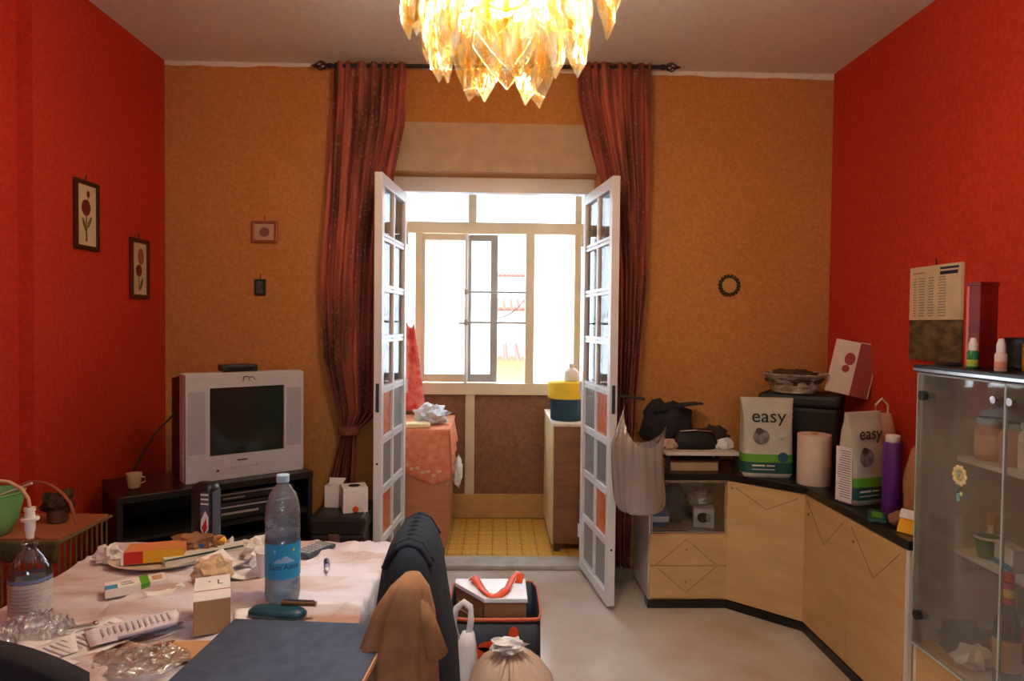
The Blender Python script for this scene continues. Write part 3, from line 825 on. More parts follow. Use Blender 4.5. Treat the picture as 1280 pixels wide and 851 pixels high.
MB().bx(-.038, .038, -.035, .035, 0, .004).bx(-.038, .038, -.035, -.031, 0, .115).bx(-.038, .038, .031, .035, 0, .115).bx(-.038, -.034, -.031, .031, 0, .115).bx(.034, .038, -.031, .031, 0, .115).build('carton', WHITEP, sb)
MB().add([(-.038, .035, .115), (.038, .035, .115), (.045, .06, .135), (-.045, .06, .135)], [(0, 1, 2, 3)]).build('flap', WHITEP, sb, solid=.002)

# ------------------------------------------------------------------ corner sideboard
Y1, X3, CT = 3.56, 1.562, .7275
u1 = thing('sideboard_cabinet', 'cream cabinet with a glass niche above two drawers under the plastic bag', 'cabinet', (.838, Y1, 0))
w1 = 1.262 - .838
MB().bx(0, .02, 0, .375, .04, .69).build('side_panel', WHITEL, u1, bevel=.002)
MB().bx(w1 - .02, w1 - .001, 0, .375, .04, .69).build('side_panel', CREAM, u1)
MB().bx(.02, w1 - .02, .36, .375, .04, .69).build('back_panel', WHITEL, u1)
MB().bx(.02, w1 - .02, .004, .36, .04, .06).build('bottom_panel', CREAM, u1)
MB().bx(.02, w1 - .02, .004, .36, .395, .412).build('niche_floor', CREAM, u1)
MB().bx(.02, w1 - .02, .008, .36, .672, .69).build('niche_ceiling', CREAM, u1)
gd = MB().bx(.012, w1 - .022, -.004, .002, .414, .684).build('glass_door', CLEAR, u1)
MB().bx(.008, w1 - .016, -.008, .004, .684, .690).bx(.008, .012, -.008, .004, .414, .684).bx(w1 - .022, w1 - .016, -.008, .004, .414, .684).bx(.008, w1 - .016, -.008, .004, .408, .414).build('door_edge', CHROME, gd)
GRV = mat('groove_shadow_line', (120, 88, 52), .8)
for k, (z0, z1) in enumerate(((.232, .402), (.056, .229))):
    dw = MB().bx(.004, w1 - .006, -.016, .003, z0, z1).build('drawer_front', CREAM, u1, bevel=.002)
    MB().tube([(.2, -.016, (z0 + z1) / 2), (.2, -.024, (z0 + z1) / 2)], .005, 8).build('knob', BRASS, dw)
    a, b = (z0 + .005, z1 - .03) if k == 0 else (z1 - .005, z0 + .03)
    MB().tube([(.04, -.0163, a), (.20, -.0163, b), (.36, -.0163, a)], .0012, 4).build('groove', GRV, dw)
MB().bx(-.004, w1, .02, .06, 0, .04).build('plinth', BLACK, u1)
MB().bx(-.004, w1, -.012, .02, .0, .042).build('plinth_strip', BLACK, u1)

u2 = thing('corner_cabinet', 'cream corner cabinet with an angled door behind the paper roll', 'cabinet', (1.264, Y1, 0))
cx, cy = X3 - 1.264, 3.28 - Y1
MB().prism([(.002, 0.004), (cx - .002, cy + .002), (1.98 - 1.264, cy + .002), (1.98 - 1.264, .385), (.002, .385)], .04, .69).build('body', CREAM, u2)
L2 = math.hypot(cx, cy); a2 = math.atan2(cy, cx)
dd = MB().bx(.004, L2 - .006, -.018, 0, .05, .688).build('door', CREAM, u2, bevel=.002); dd.rotation_euler[2] = a2
MB().tube([(.05, -.0183, .66), (L2 * .52, -.0183, .575), (L2 - .04, -.0183, .66)], .0013, 4).build('groove', GRV, dd)
MB().tube([(.03, -.018, .655), (.03, -.026, .655)], .006, 8).build('knob', BRASS, dd)
pl = MB().bx(-.004, L2 + .004, -.016, .02, 0, .042).build('plinth', BLACK, u2); pl.rotation_euler[2] = a2

u3 = thing('side_cabinet', 'long cream cabinet along the red wall beside the glass cabinet', 'cabinet', (X3, 2.43, 0))
L3 = 3.28 - 2.43
MB().bx(.002, 1.98 - X3, .002, L3 - .003, .04, .69).build('body', CREAM, u3)
for k in range(2):
    y0, y1 = .03 + k * (L3 - .03) / 2, .03 + (k + 1) * (L3 - .03) / 2 - .003
    dd = MB().bx(-.016, .002, y0, y1, .05, .688).build('door', CREAM, u3, bevel=.002)
    ym = (y0 + y1) / 2
    MB().tube([(-.0163, y0 + .03, .66), (-.0163, ym, .50), (-.0163, y1 - .03, .66)], .0013, 4).build('groove', GRV, dd)
    MB().tube([(-.016, y1 - .05, .6), (-.022, y1 - .05, .6)], .006, 8).build('knob', BRASS, dd)
MB().bx(-.014, .004, .004, .027, .04, .69).build('end_strip', WHITEL, u3)
MB().bx(-.016, .02, .0, L3 + .004, 0, .042).build('plinth', BLACK, u3)
top = MB().prism([(.826, Y1 - .022), (1.258, Y1 - .022), (X3 - .022, 3.262), (X3 - .022, 2.432), (1.982, 2.432), (1.982, 3.947), (.826, 3.947)], .692, CT).build('worktop', BLACK, None, bevel=.003)
tag(top, 'black glossy worktop running along the cream corner cabinets', 'worktop')

# things inside the niche
b = thing('blue_packet', 'blue and white packet inside the glass niche', 'packet', (.915, 3.66, .413))
MB().loft([ring(0, 0, z, rx, ry, 20, 3) for z, rx, ry in ((0, .05, .035), (.01, .056, .04), (.09, .052, .036), (.11, .04, .02))]).build('wrapper', mat('blue_wrapper', (44, 98, 168), .4), b, 50)
MB().loft([ring(0, 0, z, rx, ry, 20, 3) for z, rx, ry in ((.03, .0565, .0405), (.06, .0555, .0395))], False, False).build('white_band', WHITEP, b, 50)
b = thing('dark_pouch', 'dark cloth pouch inside the glass niche', 'pouch', (1.02, 3.74, .413))
MB().ball((0, 0, .1), (.085, .07, .115), 18, .2, 2.4, 4, squash=0).build('cloth', DGREY, b, 180)
MB().tube([(-.03, 0, .19), (-.03, 0, .23), (.03, 0, .23), (.03, 0, .19)], .006, 6).build('loop', BLACKP, b, 60)
b = thing('small_appliance_box', 'white printed carton with a dark oval picture inside the niche', 'box', (1.165, 3.67, .413), R(-14))
MB().bx(-.055, .055, -.05, .05, 0, .105).build('carton', WHITEP, b, bevel=.002)
MB().prism(disc(0, .055, .03, .028), 0, .001).rot(Matrix.Translation((-.005, -.0502, 0)) @ UPRIGHT).build('printed_picture', DGREY, b)
MB().prism(disc(.03, .055, .014, .024), 0, .001).rot(Matrix.Translation((-.005, -.0512, 0)) @ UPRIGHT).build('printed_picture', mat('pale_green_ink', (176, 186, 168), .6), b)
b = thing('crumpled_packet', 'crumpled grey packet lying on the printed carton in the niche', 'packet', (1.15, 3.69, .52))
MB().ball((0, 0, .045), (.07, .045, .05), 14, .6, 3, 11, squash=0).build('wrapper', mat('grey_wrapper', (160, 158, 152), .5), b)
MB().bx(-.02, .02, -.05, -.044, .02, .05).build('label', WHITEP, b)

# ------------------------------------------------------------------ on the worktop
sh = thing('raised_shelf', 'low white shelf board standing on the black worktop', 'shelf', (1.13, 3.75, CT))
MB().bx(-.20, .20, -.17, .17, .088, .108).build('board', WHITEL, sh, bevel=.003)
for x in (-.185, .185):
    for y in (-.15, .15):
        MB().bx(x - .01, x + .01, y - .01, y + .01, 0, .088).build('leg', BLACKP, sh)
bk = thing('reddish_book', 'reddish brown album lying under the low white shelf', 'book', (1.09, 3.70, CT))
MB().bx(-.13, .13, -.10, .10, 0, .05).build('pages', mat('aged_paper', (186, 160, 120), .8), bk)
MB().bx(-.135, .135, -.105, .105, .05, .056).bx(-.135, .135, -.105, .105, 0, .004).build('cover', MAROON, bk)
hb = thing('black_clutch_bag', 'black zipped bag lying on the low white shelf', 'bag', (1.115, 3.70, CT + .108))
MB().loft([ring(0, 0, z, rx, ry, 28, 3, .06, 2, 5) for z, rx, ry in ((0, .115, .05), (.02, .125, .06), (.07, .12, .05), (.10, .1, .03), (.11, .07, .012))]).build('body', BLACKM, hb, 180)
MB().tube([(-.09, -.035, .10), (0, -.045, .108), (.09, -.035, .10)], .003, 6).build('zip', CHROME, hb)
MB().tube([(.1, 0, .05), (.15, -.02, .055), (.165, -.02, .02), (.15, -.03, .004)], .006, 6).build('strap', BLACKM, hb, 60)
hp = thing('dark_jacket_heap', 'heap of dark grey clothing behind the plastic bag', 'clothing', (1.0, 3.84, CT + .108))
MB().ball((0, 0, .10), (.14, .08, .14), 24, .45, 2.6, 2, squash=0).build('folded_jacket', DGREY, hp, 180)
MB().add([(-.10, -.06, .19), (.02, -.07, .22), (.19, -.06, .24), (.15, .02, .235), (-.08, .05, .21)], [(0, 1, 4), (1, 2, 3), (1, 3, 4)]).build('collar_flap', DGREY, hp, solid=.012)
for k, (x, y, r, mm, lb) in enumerate(((1.27, 3.66, .035, WHITEP, 'crumpled white tissue beside the black zipped bag'), (.965, 3.66, .035, mat('beige_paper', (196, 176, 144), .8), 'crumpled beige paper at the end of the low white shelf'))):
    o = MB().ball((0, 0, r * .75), (r * 1.25, r, r), 14, .7, 3, 20 + k, squash=0).build('crumpled_tissue', mm, None, loc=(x, y, CT + .109))
    tag(o, lb, 'tissue')
o = MB().ball((0, 0, .055), (.075, .05, .06), 16, .5, 3, 31, squash=0).build('dark_scarf', mat('brown_scarf', (72, 56, 44), .9, (48, 40, 34), 20), None, 180, loc=(1.262, 3.80, CT + .109))
tag(o, 'small dark brown scarf bunched behind the tissue on the shelf', 'scarf')

def litter_bag(label, loc, rz, w, dp, h, side):
    t = thing('litter_bag', label, 'bag', loc, rz, 'litter bags on the worktop')
    prof = [(0, .92, .95), (.012, 1, 1), (.12 * h, 1.02, 1.05), (.5 * h, .99, .95), (.8 * h, 1.0, .6), (.93 * h, 1.04, .22), (h, 1.06, .1)]
    def rg(z, k=1.0):
        for (z0, a0, b0), (z1, a1, b1) in zip(prof, prof[1:]):
            if z0 <= z <= z1 + 1e-9:
                q = (z - z0) / (z1 - z0)
                return ring(0, 0, z, w / 2 * (a0 + (a1 - a0) * q) * k, dp / 2 * (b0 + (b1 - b0) * q) * (k if k == 1 else k * 1.012), 40, 5, .03, 3, rz)
    zz = [h * k / 20 for k in range(21)]
    MB().loft([rg(z) for z in zz]).build('sack', mat('pale_bag_film', (196, 194, 178), .4, (184, 184, 166), 12), t, 180)
    for nm, z0, z1, mm in (('green_band', .20, .30, GREEN), ('dark_band', .06, .20, DGREEN)):
        MB().loft([rg(h * (z0 + (z1 - z0) * k / 4), 1.006) for k in range(5)], False, False).build(nm, mm, t, 180)
    yf = -dp / 2
    def front(bm, x, z, y): return bm.rot(Matrix.Translation((x, y, z)) @ UPRIGHT)
    front(textmesh('easy', w * .40), .0, h * .77, yf * .70 - .004).build('lettering', BLACKP, t)
    front(MB().prism(disc(-.04, 0, .042, .040), 0, .002), 0, h * .52, yf * .98 - .004).build('cat_print', mat('grey_fur_print', (150, 146, 138), .6, (96, 92, 84), 30), t)
    front(MB().prism(disc(-.05, .03, .018, .016), 0, .003), 0, h * .52, yf * .98 - .004).build('cat_print', mat('brown_fur_print', (86, 74, 62), .6), t)
    front(MB().prism(disc(.065, 0, .024, .024), 0, .002), 0, h * .54, yf * .98 - .004).build('round_mark', mat('pale_mark', (206, 208, 196), .6, (150, 160, 140), 40), t)
    front(MB().prism(disc(.07, 0, .026, .026), 0, .003), 0, h * .27, yf * 1.06 - .003).build('round_mark', mat('blue_green_mark', (40, 92, 110), .6), t)
    front(MB().bx(-.085, -.02, -.004, .004, 0, .001).bx(-.012, .03, -.003, .003, 0, .001).bx(-.085, .03, -.022, -.018, 0, .001), .0, h * .16, yf * 1.06 - .006).build('small_print', WHITEP, t)
    if side:
        m = MB().bx(-w / 2 * 1.055, -w / 2 * 1.01, -dp * .36, dp * .36, .01, h * .62)
        m.build('white_side_text_panel', WHITEP, t)
        ln = MB()
        for k in range(20):
            ln.bx(-w / 2 * 1.06, -w / 2 * 1.054, -dp * .3, dp * .3 * random.uniform(.4, 1), .03 + .0108 * k, .034 + .0108 * k)
        ln.build('side_lettering', mat('grey_print', (150, 140, 136), .7), t)
    return t
litter_bag('pale litter bag with green band standing left of the paper roll', (1.438, 3.50, CT + .001), R(-8), .255, .12, .415, False)
litter_bag('shaded pale litter bag standing between paper roll and purple bottle', (1.665, 2.985, CT + .001), R(20), .20, .12, .41, True)

pr_ = thing('paper_towel_roll', 'standing roll of white kitchen paper on the worktop', 'paper roll', (1.615, 3.33, CT + .001))
MB().lathe([(.021, .25), (.021, 0), (.079, 0), (.08, .002), (.08, .25), (.021, .251)], 36, cap0=False, cap1=False).build('paper', mat('kitchen_paper', (230, 206, 186), .85), pr_, 40)
MB().lathe([(.020, 0), (.020, .2515), (.017, .2515), (.017, 0)], 24, cap0=False, cap1=False).build('core', TANCARD, pr_, 40)

bb = thing('black_cool_box', 'large black box in the corner with a bowl on top', 'box', (1.70, 3.66, CT + .001), R(-33))
MB().bx(-.2, .2, -.14, .14, 0, .36).build('body', BLACKM, bb, bevel=.02)
MB().bx(-.205, .205, -.145, .145, .36, .425).build('lid', BLACKM, bb, bevel=.02)
for z in (.33, .305):
    MB().tube([(-.03, -.139, z), (-.03, -.144, z)], .009, 10).build('button', GREYAL, bb)
bw = thing('woven_basket', 'round white bowl heaped with dark food on the black box', 'bowl', (1.655, 3.66, CT + .428))
MB().lathe([(.10, 0), (.115, .004), (.135, .07), (.158, .098), (.178, .104), (.178, .108), (.155, .106), (.13, .075), (.11, .01)], 36).build('bowl_body', mat('off_white_woven', (214, 200, 180), .7, (120, 106, 88), 16, stretch=(1, 1, 3)), bw, 40)
MB().ball((0, 0, .075), (.142, .142, .05), 30, .35, 5, 9).build('filling', mat('dark_food', (52, 38, 28), .8, (86, 64, 44), 30), bw)
cb = thing('game_box', 'white and red flat box leaning on the red wall above the black box', 'box', (1.875, 3.53, CT + .43), R(-28))
tl = Matrix.Rotation(R(11), 4, 'Y') @ Matrix.Rotation(R(-8), 4, 'X')
MB().bx(-.105, .015, -.02, .02, .0, .285).rot(tl).build('white_half', mat('off_white_card', (224, 204, 190), .6), cb)
MB().bx(.015, .10, -.02, .02, .0, .285).rot(tl).build('red_half', mat('crimson_card', (146, 20, 26), .5), cb)
MB().bx(.10, .104, -.021, .021, .0, .285).bx(.015, .104, -.021, .021, .285, .289).rot(tl).build('edge', MATS['off_white_card'], cb)
MB().prism(disc(-.02, .19, .026, .034), 0, .002).rot(tl @ Matrix.Translation((0, -.0205, 0)) @ UPRIGHT).build('emblem', MATS['crimson_card'], cb)
MB().prism(disc(-.03, .135, .018, .020), 0, .002).rot(tl @ Matrix.Translation((0, -.0205, 0)) @ UPRIGHT).build('emblem', MATS['crimson_card'], cb)
pb = thing('purple_bottle', 'tall purple cylinder bottle with a white cap', 'bottle', (1.672, 2.76, CT + .001))
MB().lathe([(.036, 0), (.038, .004), (.038, .305), (.034, .312)], 28).build('body', PURPLE, pb, 40)
MB().lathe([(.026, .312), (.028, .315), (.028, .338), (.024, .342)], 24).build('cap', WHITEPL, pb, 40)
wp = thing('white_pouch', 'pale pouch with a looped strap behind the shaded litter bag', 'pouch', (1.855, 3.16, CT + .001))
MB().loft([ring(0, 0, z, rx, ry, 24, 3, .08, 2, 3) for z, rx, ry in ((0, .07, .05), (.1, .075, .055), (.3, .06, .04), (.38, .045, .015))]).build('body', mat('pinkish_pouch', (206, 170, 150), .7), wp, 180)
MB().tube([(-.03, 0, .37), (-.03, 0, .42), (0, 0, .45), (.03, 0, .42), (.03, 0, .37)], .005, 6).build('strap', WHITEPL, wp, 60)
tg = thing('tan_sack', 'tan rounded sack half hidden behind the glass cabinet', 'sack', (1.79, 2.60, CT + .001))
MB().loft([ring(0, 0, z, rx, ry, 30, 2.4, .1, 2, 8) for z, rx, ry in ((0, .12, .09), (.04, .145, .11), (.18, .15, .11), (.30, .12, .09), (.37, .07, .05), (.39, .03, .03))]).build('cloth', mat('tan_sackcloth', (176, 130, 90), .85, (158, 112, 76), 10), tg, 180)
MB().loft([ring(0, 0, z, .036, .036, 16) for z in (.385, .40)]).build('tie', WOODD, tg, 60)
o = MB().ball((0, 0, .028), (.045, .04, .034), 18, .25, 2, 14, squash=0).build('bread_roll', mat('tan_crust', (150, 106, 72), .8, (126, 86, 58), 20), None, 180, loc=(1.622, 2.615, CT + .001))
tag(o, 'tan round bun on the worktop below the purple bottle', 'bread')
yp = thing('yellow_packet', 'yellow packet with white flap at the worktop end', 'packet', (1.60, 2.50, CT + .001), R(-60))
MB().bx(-.06, .06, -.004, .004, 0, .085).rot(Matrix.Rotation(R(-25), 4, 'X')).build('front', YELLOW, yp)
MB().bx(-.06, .06, -.012, -.0045, .055, .09).rot(Matrix.Rotation(R(-25), 4, 'X')).build('flap', WHITEP, yp)
gp = thing('green_packet', 'flat green packet lying along the worktop edge', 'packet', (1.60, 2.74, CT + .001), R(60))
MB().bx(-.09, .09, -.035, .035, 0, .012).build('wrapper', DGREEN, gp, bevel=.004)
MB().bx(-.05, .04, -.02, .02, .012, .0125).build('label', GREEN, gp)

# ------------------------------------------------------------------ glass display cabinet
v = thing('display_cabinet', 'glass fronted display cabinet with a flower sticker', 'cabinet', (X3, 1.57, 0))
VL = 2.42 - 1.57
VD = 1.98 - X3
MB().bx(.0, VD, VL - .018, VL, .04, 1.355).build('side_panel', mat('grey_veneer', (222, 218, 208), .5), v)
MB().bx(.0, VD, 0, .018, .04, 1.355).build('side_panel', MATS['grey_veneer'], v)
MB().bx(VD - .012, VD, .018, VL - .018, .04, 1.355).build('back_panel', MATS['grey_veneer'], v)
MB().bx(.004, VD - .012, .018, VL - .018, .355, .372).build('floor_panel', CREAM, v)
MB().bx(.0, .018, .018, VL - .018, .04, .355).build('base_panel', CREAM, v, bevel=.002)
MB().bx(-.01, VD, 0, VL, 0, .04).build('plinth', BLACK, v)
MB().bx(-.02, VD + .002, -.01, VL + .012, 1.357, 1.385).build('top', BLACK, v, bevel=.003)
MB().bx(-.021, -.0195, -.01, VL + .012, 1.362, 1.372).build('top_strip', CHROME, v)
for z in (1.045, .705):
    MB().bx(.13, VD - .012, .019, VL - .019, z - .008, z + .008).build('shelf', WHITEL, v, bevel=.002)
GLV = thin('cabinet_glass', (250, 252, 251), .12, .03, (226, 230, 226), .04, blend=.14, solid=(206, 210, 206), sfac=.05)
for k in range(2):
    y0, y1 = (VL / 2 + .003, VL - .004) if k == 0 else (.004, VL / 2 - .003)
    g = MB().bx(-.010, -.004, y0, y1, .362, 1.35).build('glass_door', GLV, v)
    MB().bx(-.012, -.002, y0 - .002, y0, .362, 1.35).bx(-.012, -.002, y1, y1 + .003, .362, 1.35).bx(-.012, -.002, y0, y1, .356, .362).bx(-.012, -.002, y0, y1, 1.35, 1.356).build('glass_edge', mat('pale_glass_edge', (200, 212, 210), .3), g)
    yk = y0 + .03 if k == 0 else y1 - .03
    MB().tube([(-.010, yk, 1.30), (-.026, yk, 1.30)], [.009, .012], 14).build('knob', CHROME, g, 50)
    yh = y1 - .035 if k == 0 else y0 + .035
    for z in (1.275, .475):
        MB().tube([(-.004, yh, z), (-.022, yh, z)], .017, 18).build('hinge_cap', BLACKP, g, 50)
        MB().bx(-.003, .02, yh - .02, yh + .012, z - .01, z + .01).build('hinge_arm', GREYAL, g)
    if k == 0:
        fl = MB()
        fy, fz = 2.182 - 1.57, 1.03
        for q in range(10):
            a = 2 * PI * q / 10
            fl.ball((-.013, fy + .026 * math.cos(a), fz + .026 * math.sin(a)), (.003, .0105, .0105), 10)
        fs_ = fl.build('flower_sticker', mat('cream_sticker', (232, 222, 170), .5), g, 180)
        MB().ball((-.014, fy, fz), (.004, .016, .016), 12).build('sticker_center', mat('ochre_sticker', (214, 190, 130), .5), fs_, 180)
        MB().ball((-.017, fy - .004, fz + .006), (.003, .008, .010), 10).build('sticker_face', mat('pale_blue_sticker', (160, 186, 196), .5), fs_, 180)
        MB().tube([(-.013, fy + .004, fz - .03), (-.013, fy + .006, fz - .06), (-.013, fy, fz - .085)], [.004, .004, .006], 8).build('sticker_stem', mat('aqua_sticker', (130, 200, 196), .5), fs_, 60)
        MB().ball((-.013, fy - .010, fz - .06), (.003, .008, .010), 8).build('sticker_leaf', MATS['cream_sticker'], fs_, 180)

def jar(label, loc, r, h, body, lidm, wrap=None):
    t = thing('storage_jar', label, 'jar', loc)
    MB().lathe([(r * .93, 0), (r, .006), (r, h * .72), (r * .8, h * .82), (r * .78, h * .84)], 24).build('body', body, t, 40)
    MB().lathe([(r * .84, h * .84), (r * .86, h * .86), (r * .86, h), (r * .8, h)], 24).build('lid', lidm, t, 40)
    if wrap: MB().lathe([(r * 1.006, h * .15), (r * 1.006, h * .6)], 24, cap0=False, cap1=False).build('label', wrap, t, 40)
    return t
PINKJ = mat('pinkish_jar', (196, 160, 146), .4); BLUEL = mat('pale_blue_lid', (150, 176, 200), .4)
jar('pinkish storage jar at the far end of the upper cabinet shelf', (X3 + .20, 2.33, 1.054), .048, .15, PINKJ, BLUEL, mat('beige_label', (214, 190, 164), .6))
jar('second pinkish storage jar with a green lid on the upper shelf', (X3 + .21, 2.23, 1.054), .046, .145, PINKJ, mat('soft_green_lid', (110, 150, 130), .4), None)
jar('white storage jar on the upper cabinet shelf', (X3 + .20, 2.125, 1.054), .05, .16, WHITEPL, BLUEL, mat('pale_label', (226, 214, 200), .6))
jar('orange lidded white jar by the knobs on the upper shelf', (X3 + .21, 2.015, 1.054), .046, .17, WHITEPL, mat('orange_lid', (210, 104, 60), .4), None)
t = thing('green_cup', 'green plastic cup on the middle cabinet shelf', 'cup', (X3 + .18, 2.30, .714))
MB().lathe([(.03, 0), (.032, .003), (.04, .075), (.037, .075), (.03, .006)], 24).build('body', mat('bright_green_plastic', (12, 120, 86), .35), t, 40)
MB().lathe([(.041, .068), (.042, .072), (.041, .077)], 24, cap0=False, cap1=False).build('rim', WHITEPL, t, 40)
t = thing('medicine_box', 'white printed medicine box on the middle cabinet shelf', 'box', (X3 + .185, 2.20, .714), R(80))
MB().bx(-.055, .055, -.025, .025, 0, .075).build('carton', WHITEP, t, bevel=.001)
m = MB()
for k in range(3): m.bx(-.045, .02 - .01 * k, -.0262, -.0252, .05 - .014 * k, .055 - .014 * k)
m.build('lettering', MATS['grey_print'], t)
MB().bx(-.055, .055, .0252, .0262, .0, .02).build('stripe', BLUE, t)
t = thing('tan_box', 'narrow tan box standing at the back of the middle shelf', 'box', (X3 + .24, 2.345, .714))
MB().bx(-.02, .02, -.02, .02, 0, .14).build('carton', TANCARD, t, bevel=.001)
MB().bx(-.0205, -.0201, -.012, .012, .03, .1).build('label', WHITEP, t)
t = thing('blue_yellow_box', 'blue box with a yellow stripe at the near end of the middle shelf', 'box', (X3 + .19, 2.07, .714), R(84))
MB().bx(-.04, .04, -.025, .025, 0, .10).build('carton', mat('mid_blue_card', (40, 96, 170), .5), t, bevel=.001)
MB().bx(-.0405, .0405, -.0255, .0255, .07, .085).build('stripe', YELLOW, t)
t = thing('liquor_bottle', 'clear liquor bottle with red and yellow neck label in the cabinet', 'bottle', (X3 + .10, 2.10, .373))
MB().lathe([(.036, 0), (.038, .004), (.038, .19), (.03, .225), (.016, .26), (.0145, .33), (.014, .34)], 28).build('body', thin('dark_liquor_glass', (150, 130, 110), .2, .03), t, 40)
MB().lathe([(.0165, .262), (.0165, .33)], 24, cap0=False).build('neck_label', REDP, t, 40)
MB().lathe([(.0170, .285), (.0170, .31)], 24, cap0=False, cap1=False).build('neck_band', YELLOW, t, 40)
MB().lathe([(.0385, .05), (.0385, .15)], 28, cap0=False, cap1=False).build('label', mat('tan_label', (186, 150, 96), .6), t, 40)
MB().lathe([(.016, .335), (.016, .36)], 16).build('cap', REDP, t, 40)
o = MB().ball((0, 0, .04), (.11, .08, .055), 20, .4, 2.5, 40, squash=0).build('red_cloth', mat('dull_red_cloth', (176, 60, 46), .9), None, 180, loc=(X3 + .27, 2.28, .373))
tag(o, 'dull red cloth bunched on the cabinet floor', 'cloth')
o = MB().ball((0, 0, .04), (.09, .08, .06), 20, .4, 2.5, 42, squash=0).build('dark_cloth', mat('dark_blue_cloth', (40, 52, 68), .9), None, 180, loc=(X3 + .125, 2.325, .373))
tag(o, 'dark blue cloth bunched beside the lower hinge in the cabinet', 'cloth')
o = MB().ball((0, 0, .03), (.06, .045, .04), 16, .6, 3, 44, squash=0).build('crumpled_bag', WHITEPL, None, loc=(X3 + .075, 2.215, .373))
tag(o, 'crumpled whitish bag on the cabinet floor near the glass', 'bag')

# on top of the display cabinet
VT = 1.3855
t = thing('red_gift_box', 'tall dark red bottle box on the display cabinet', 'box', (1.675, 2.27, VT))
MB().bx(-.032, .032, -.032, .032, 0, .28).build('carton', mat('deep_red_card', (110, 14, 18), .4, (136, 26, 24), 10), t, bevel=.002)
MB().bx(-.0325, -.031, .020, .0325, .0, .28).build('edge_strip', mat('pink_foil', (222, 120, 110), .3), t)
MB().bx(-.034, .034, -.034, .034, .28, .292).build('lid', mat('deep_red_card', (130, 20, 22), .4), t, bevel=.002)
def dropper(label, loc, bm, lm):
    t = thing('dropper_bottle', label, 'bottle', loc)
    MB().lathe([(.015, 0), (.017, .003), (.017, .052), (.012, .06)], 20).build('body', bm, t, 40)
    MB().lathe([(.0173, .008), (.0173, .03)], 20, cap0=False, cap1=False).build('label', lm, t, 40)
    MB().lathe([(.013, .06), (.013, .082), (.008, .10), (.006, .102)], 16).build('cap', WHITEPL, t, 40)
dropper('small green dropper bottle with a white cap on the display cabinet', (1.592, 2.195, VT), mat('clear_green', (42, 130, 70), .2), mat('lime_label', (170, 190, 70), .5))
dropper('small whitish dropper bottle beside the green one on the cabinet', (1.595, 2.075, VT), mat('whitish_bottle', (226, 206, 200), .4), mat('pale_pink_label', (224, 150, 130), .5))
t = thing('black_speaker_box', 'low black box behind the dropper bottles', 'box', (1.76, 2.13, VT))
MB().bx(-.05, .05, -.09, .09, 0, .105).build('case', BLACKP, t, bevel=.006)
MB().bx(-.0515, -.05, -.07, .07, .02, .085).build('grille', BLACKM, t)
t = thing('amber_jar', 'amber jar with a dark lid and gold bands at the cabinet edge', 'jar', (1.665, 2.015, VT))
MB().lathe([(.036, 0), (.04, .005), (.04, .075), (.03, .095)], 24).build('body', mat('amber_contents', (190, 130, 30), .2), t, 40)
MB().lathe([(.031, .095), (.033, .098), (.033, .118), (.03, .12)], 24).build('lid', mat('dark_brown_lid', (50, 34, 24), .4), t, 40)
for z in (.06, .085):
    MB().lathe([(.041, z - .004), (.041, z + .004)], 24, cap0=False, cap1=False).build('gold_band', BRASS, t, 40)
t = thing('white_small_bottle', 'white small bottle standing behind the amber jar', 'bottle', (1.80, 2.0, VT))
MB().lathe([(.03, 0), (.03, .11), (.014, .135), (.014, .15)], 20).build('body', WHITEPL, t, 40)
MB().lathe([(.017, .15), (.017, .175)], 16).build('cap', GREYAL, t, 40)
o = MB().bx(-.06, .06, -.025, .025, 0, .014).build('remote_control', BLACKP, None, loc=(1.63, 2.40 - .03, VT), rz=R(75), bevel=.004)
tag(o, 'black remote control at the corner of the display cabinet top', 'remote')

# ------------------------------------------------------------------ hanging plastic bag
pb = thing('hanging_bag', 'translucent white plastic bag hanging from the door handle', 'bag', (.715, 3.415, .545))
NB, NV = 88, 44
rings_ = []
for k in range(NV + 1):
    vv = k / NV
    rr_ = []
    for q in range(NB):
        t = 2 * PI * q / NB
        dR = min(t, 2 * PI - t)            # angle from the +x side
        dLf = abs(t - PI)                  # angle from the -x side
        left = math.exp(-(dLf / .95) ** 2); right = math.exp(-(dR / .7) ** 2)
        top_ = .345 + .25 * left + .12 * right
        z = vv * top_
        zz_ = min(z, .36)
        w_ = (1 - (1 - min(1, zz_ / .09)) ** 2) ** .5
        rx = (.055 + .070 * w_); ry = (.03 + .05 * w_)
        cr = 1 + .16 * mn.noise(Vector((math.cos(t) * 3.2, math.sin(t) * 3.2, z * 3))) + .07 * mn.noise(Vector((math.cos(t) * 9, math.sin(t) * 9, z * 2.5)))
        x = .045 - .05 * z / .36 * .4 + rx * math.cos(t) * cr; y = ry * math.sin(t) * cr
        if z > .36:
            p = ((z - .36) / .235) ** 1.2 if dLf < dR else ((z - .36) / .11) ** 1.1
            hx, hy = (.0, .05) if dLf < dR else (.175, -.01)
            x += (hx - x) * min(1, p) * .78; y += (hy - y) * min(1, p) * .78
        rr_.append((x, y, z))
    rings_.append(rr_)
MB().loft(rings_, True, False).build('bag_film', CARRIER, pb, 180)
MB().ball((.05, 0, .15), (.085, .045, .11), 20, .3, 3, 5).build('contents', mat('pinkish_rubbish', (206, 170, 156), .7, (96, 96, 94), 9), pb, 180)
MB().ball((.02, -.01, .27), (.05, .03, .05), 16, .4, 3, 15).build('contents', mat('grey_rubbish', (120, 120, 122), .7, (70, 70, 74), 12), pb, 180)

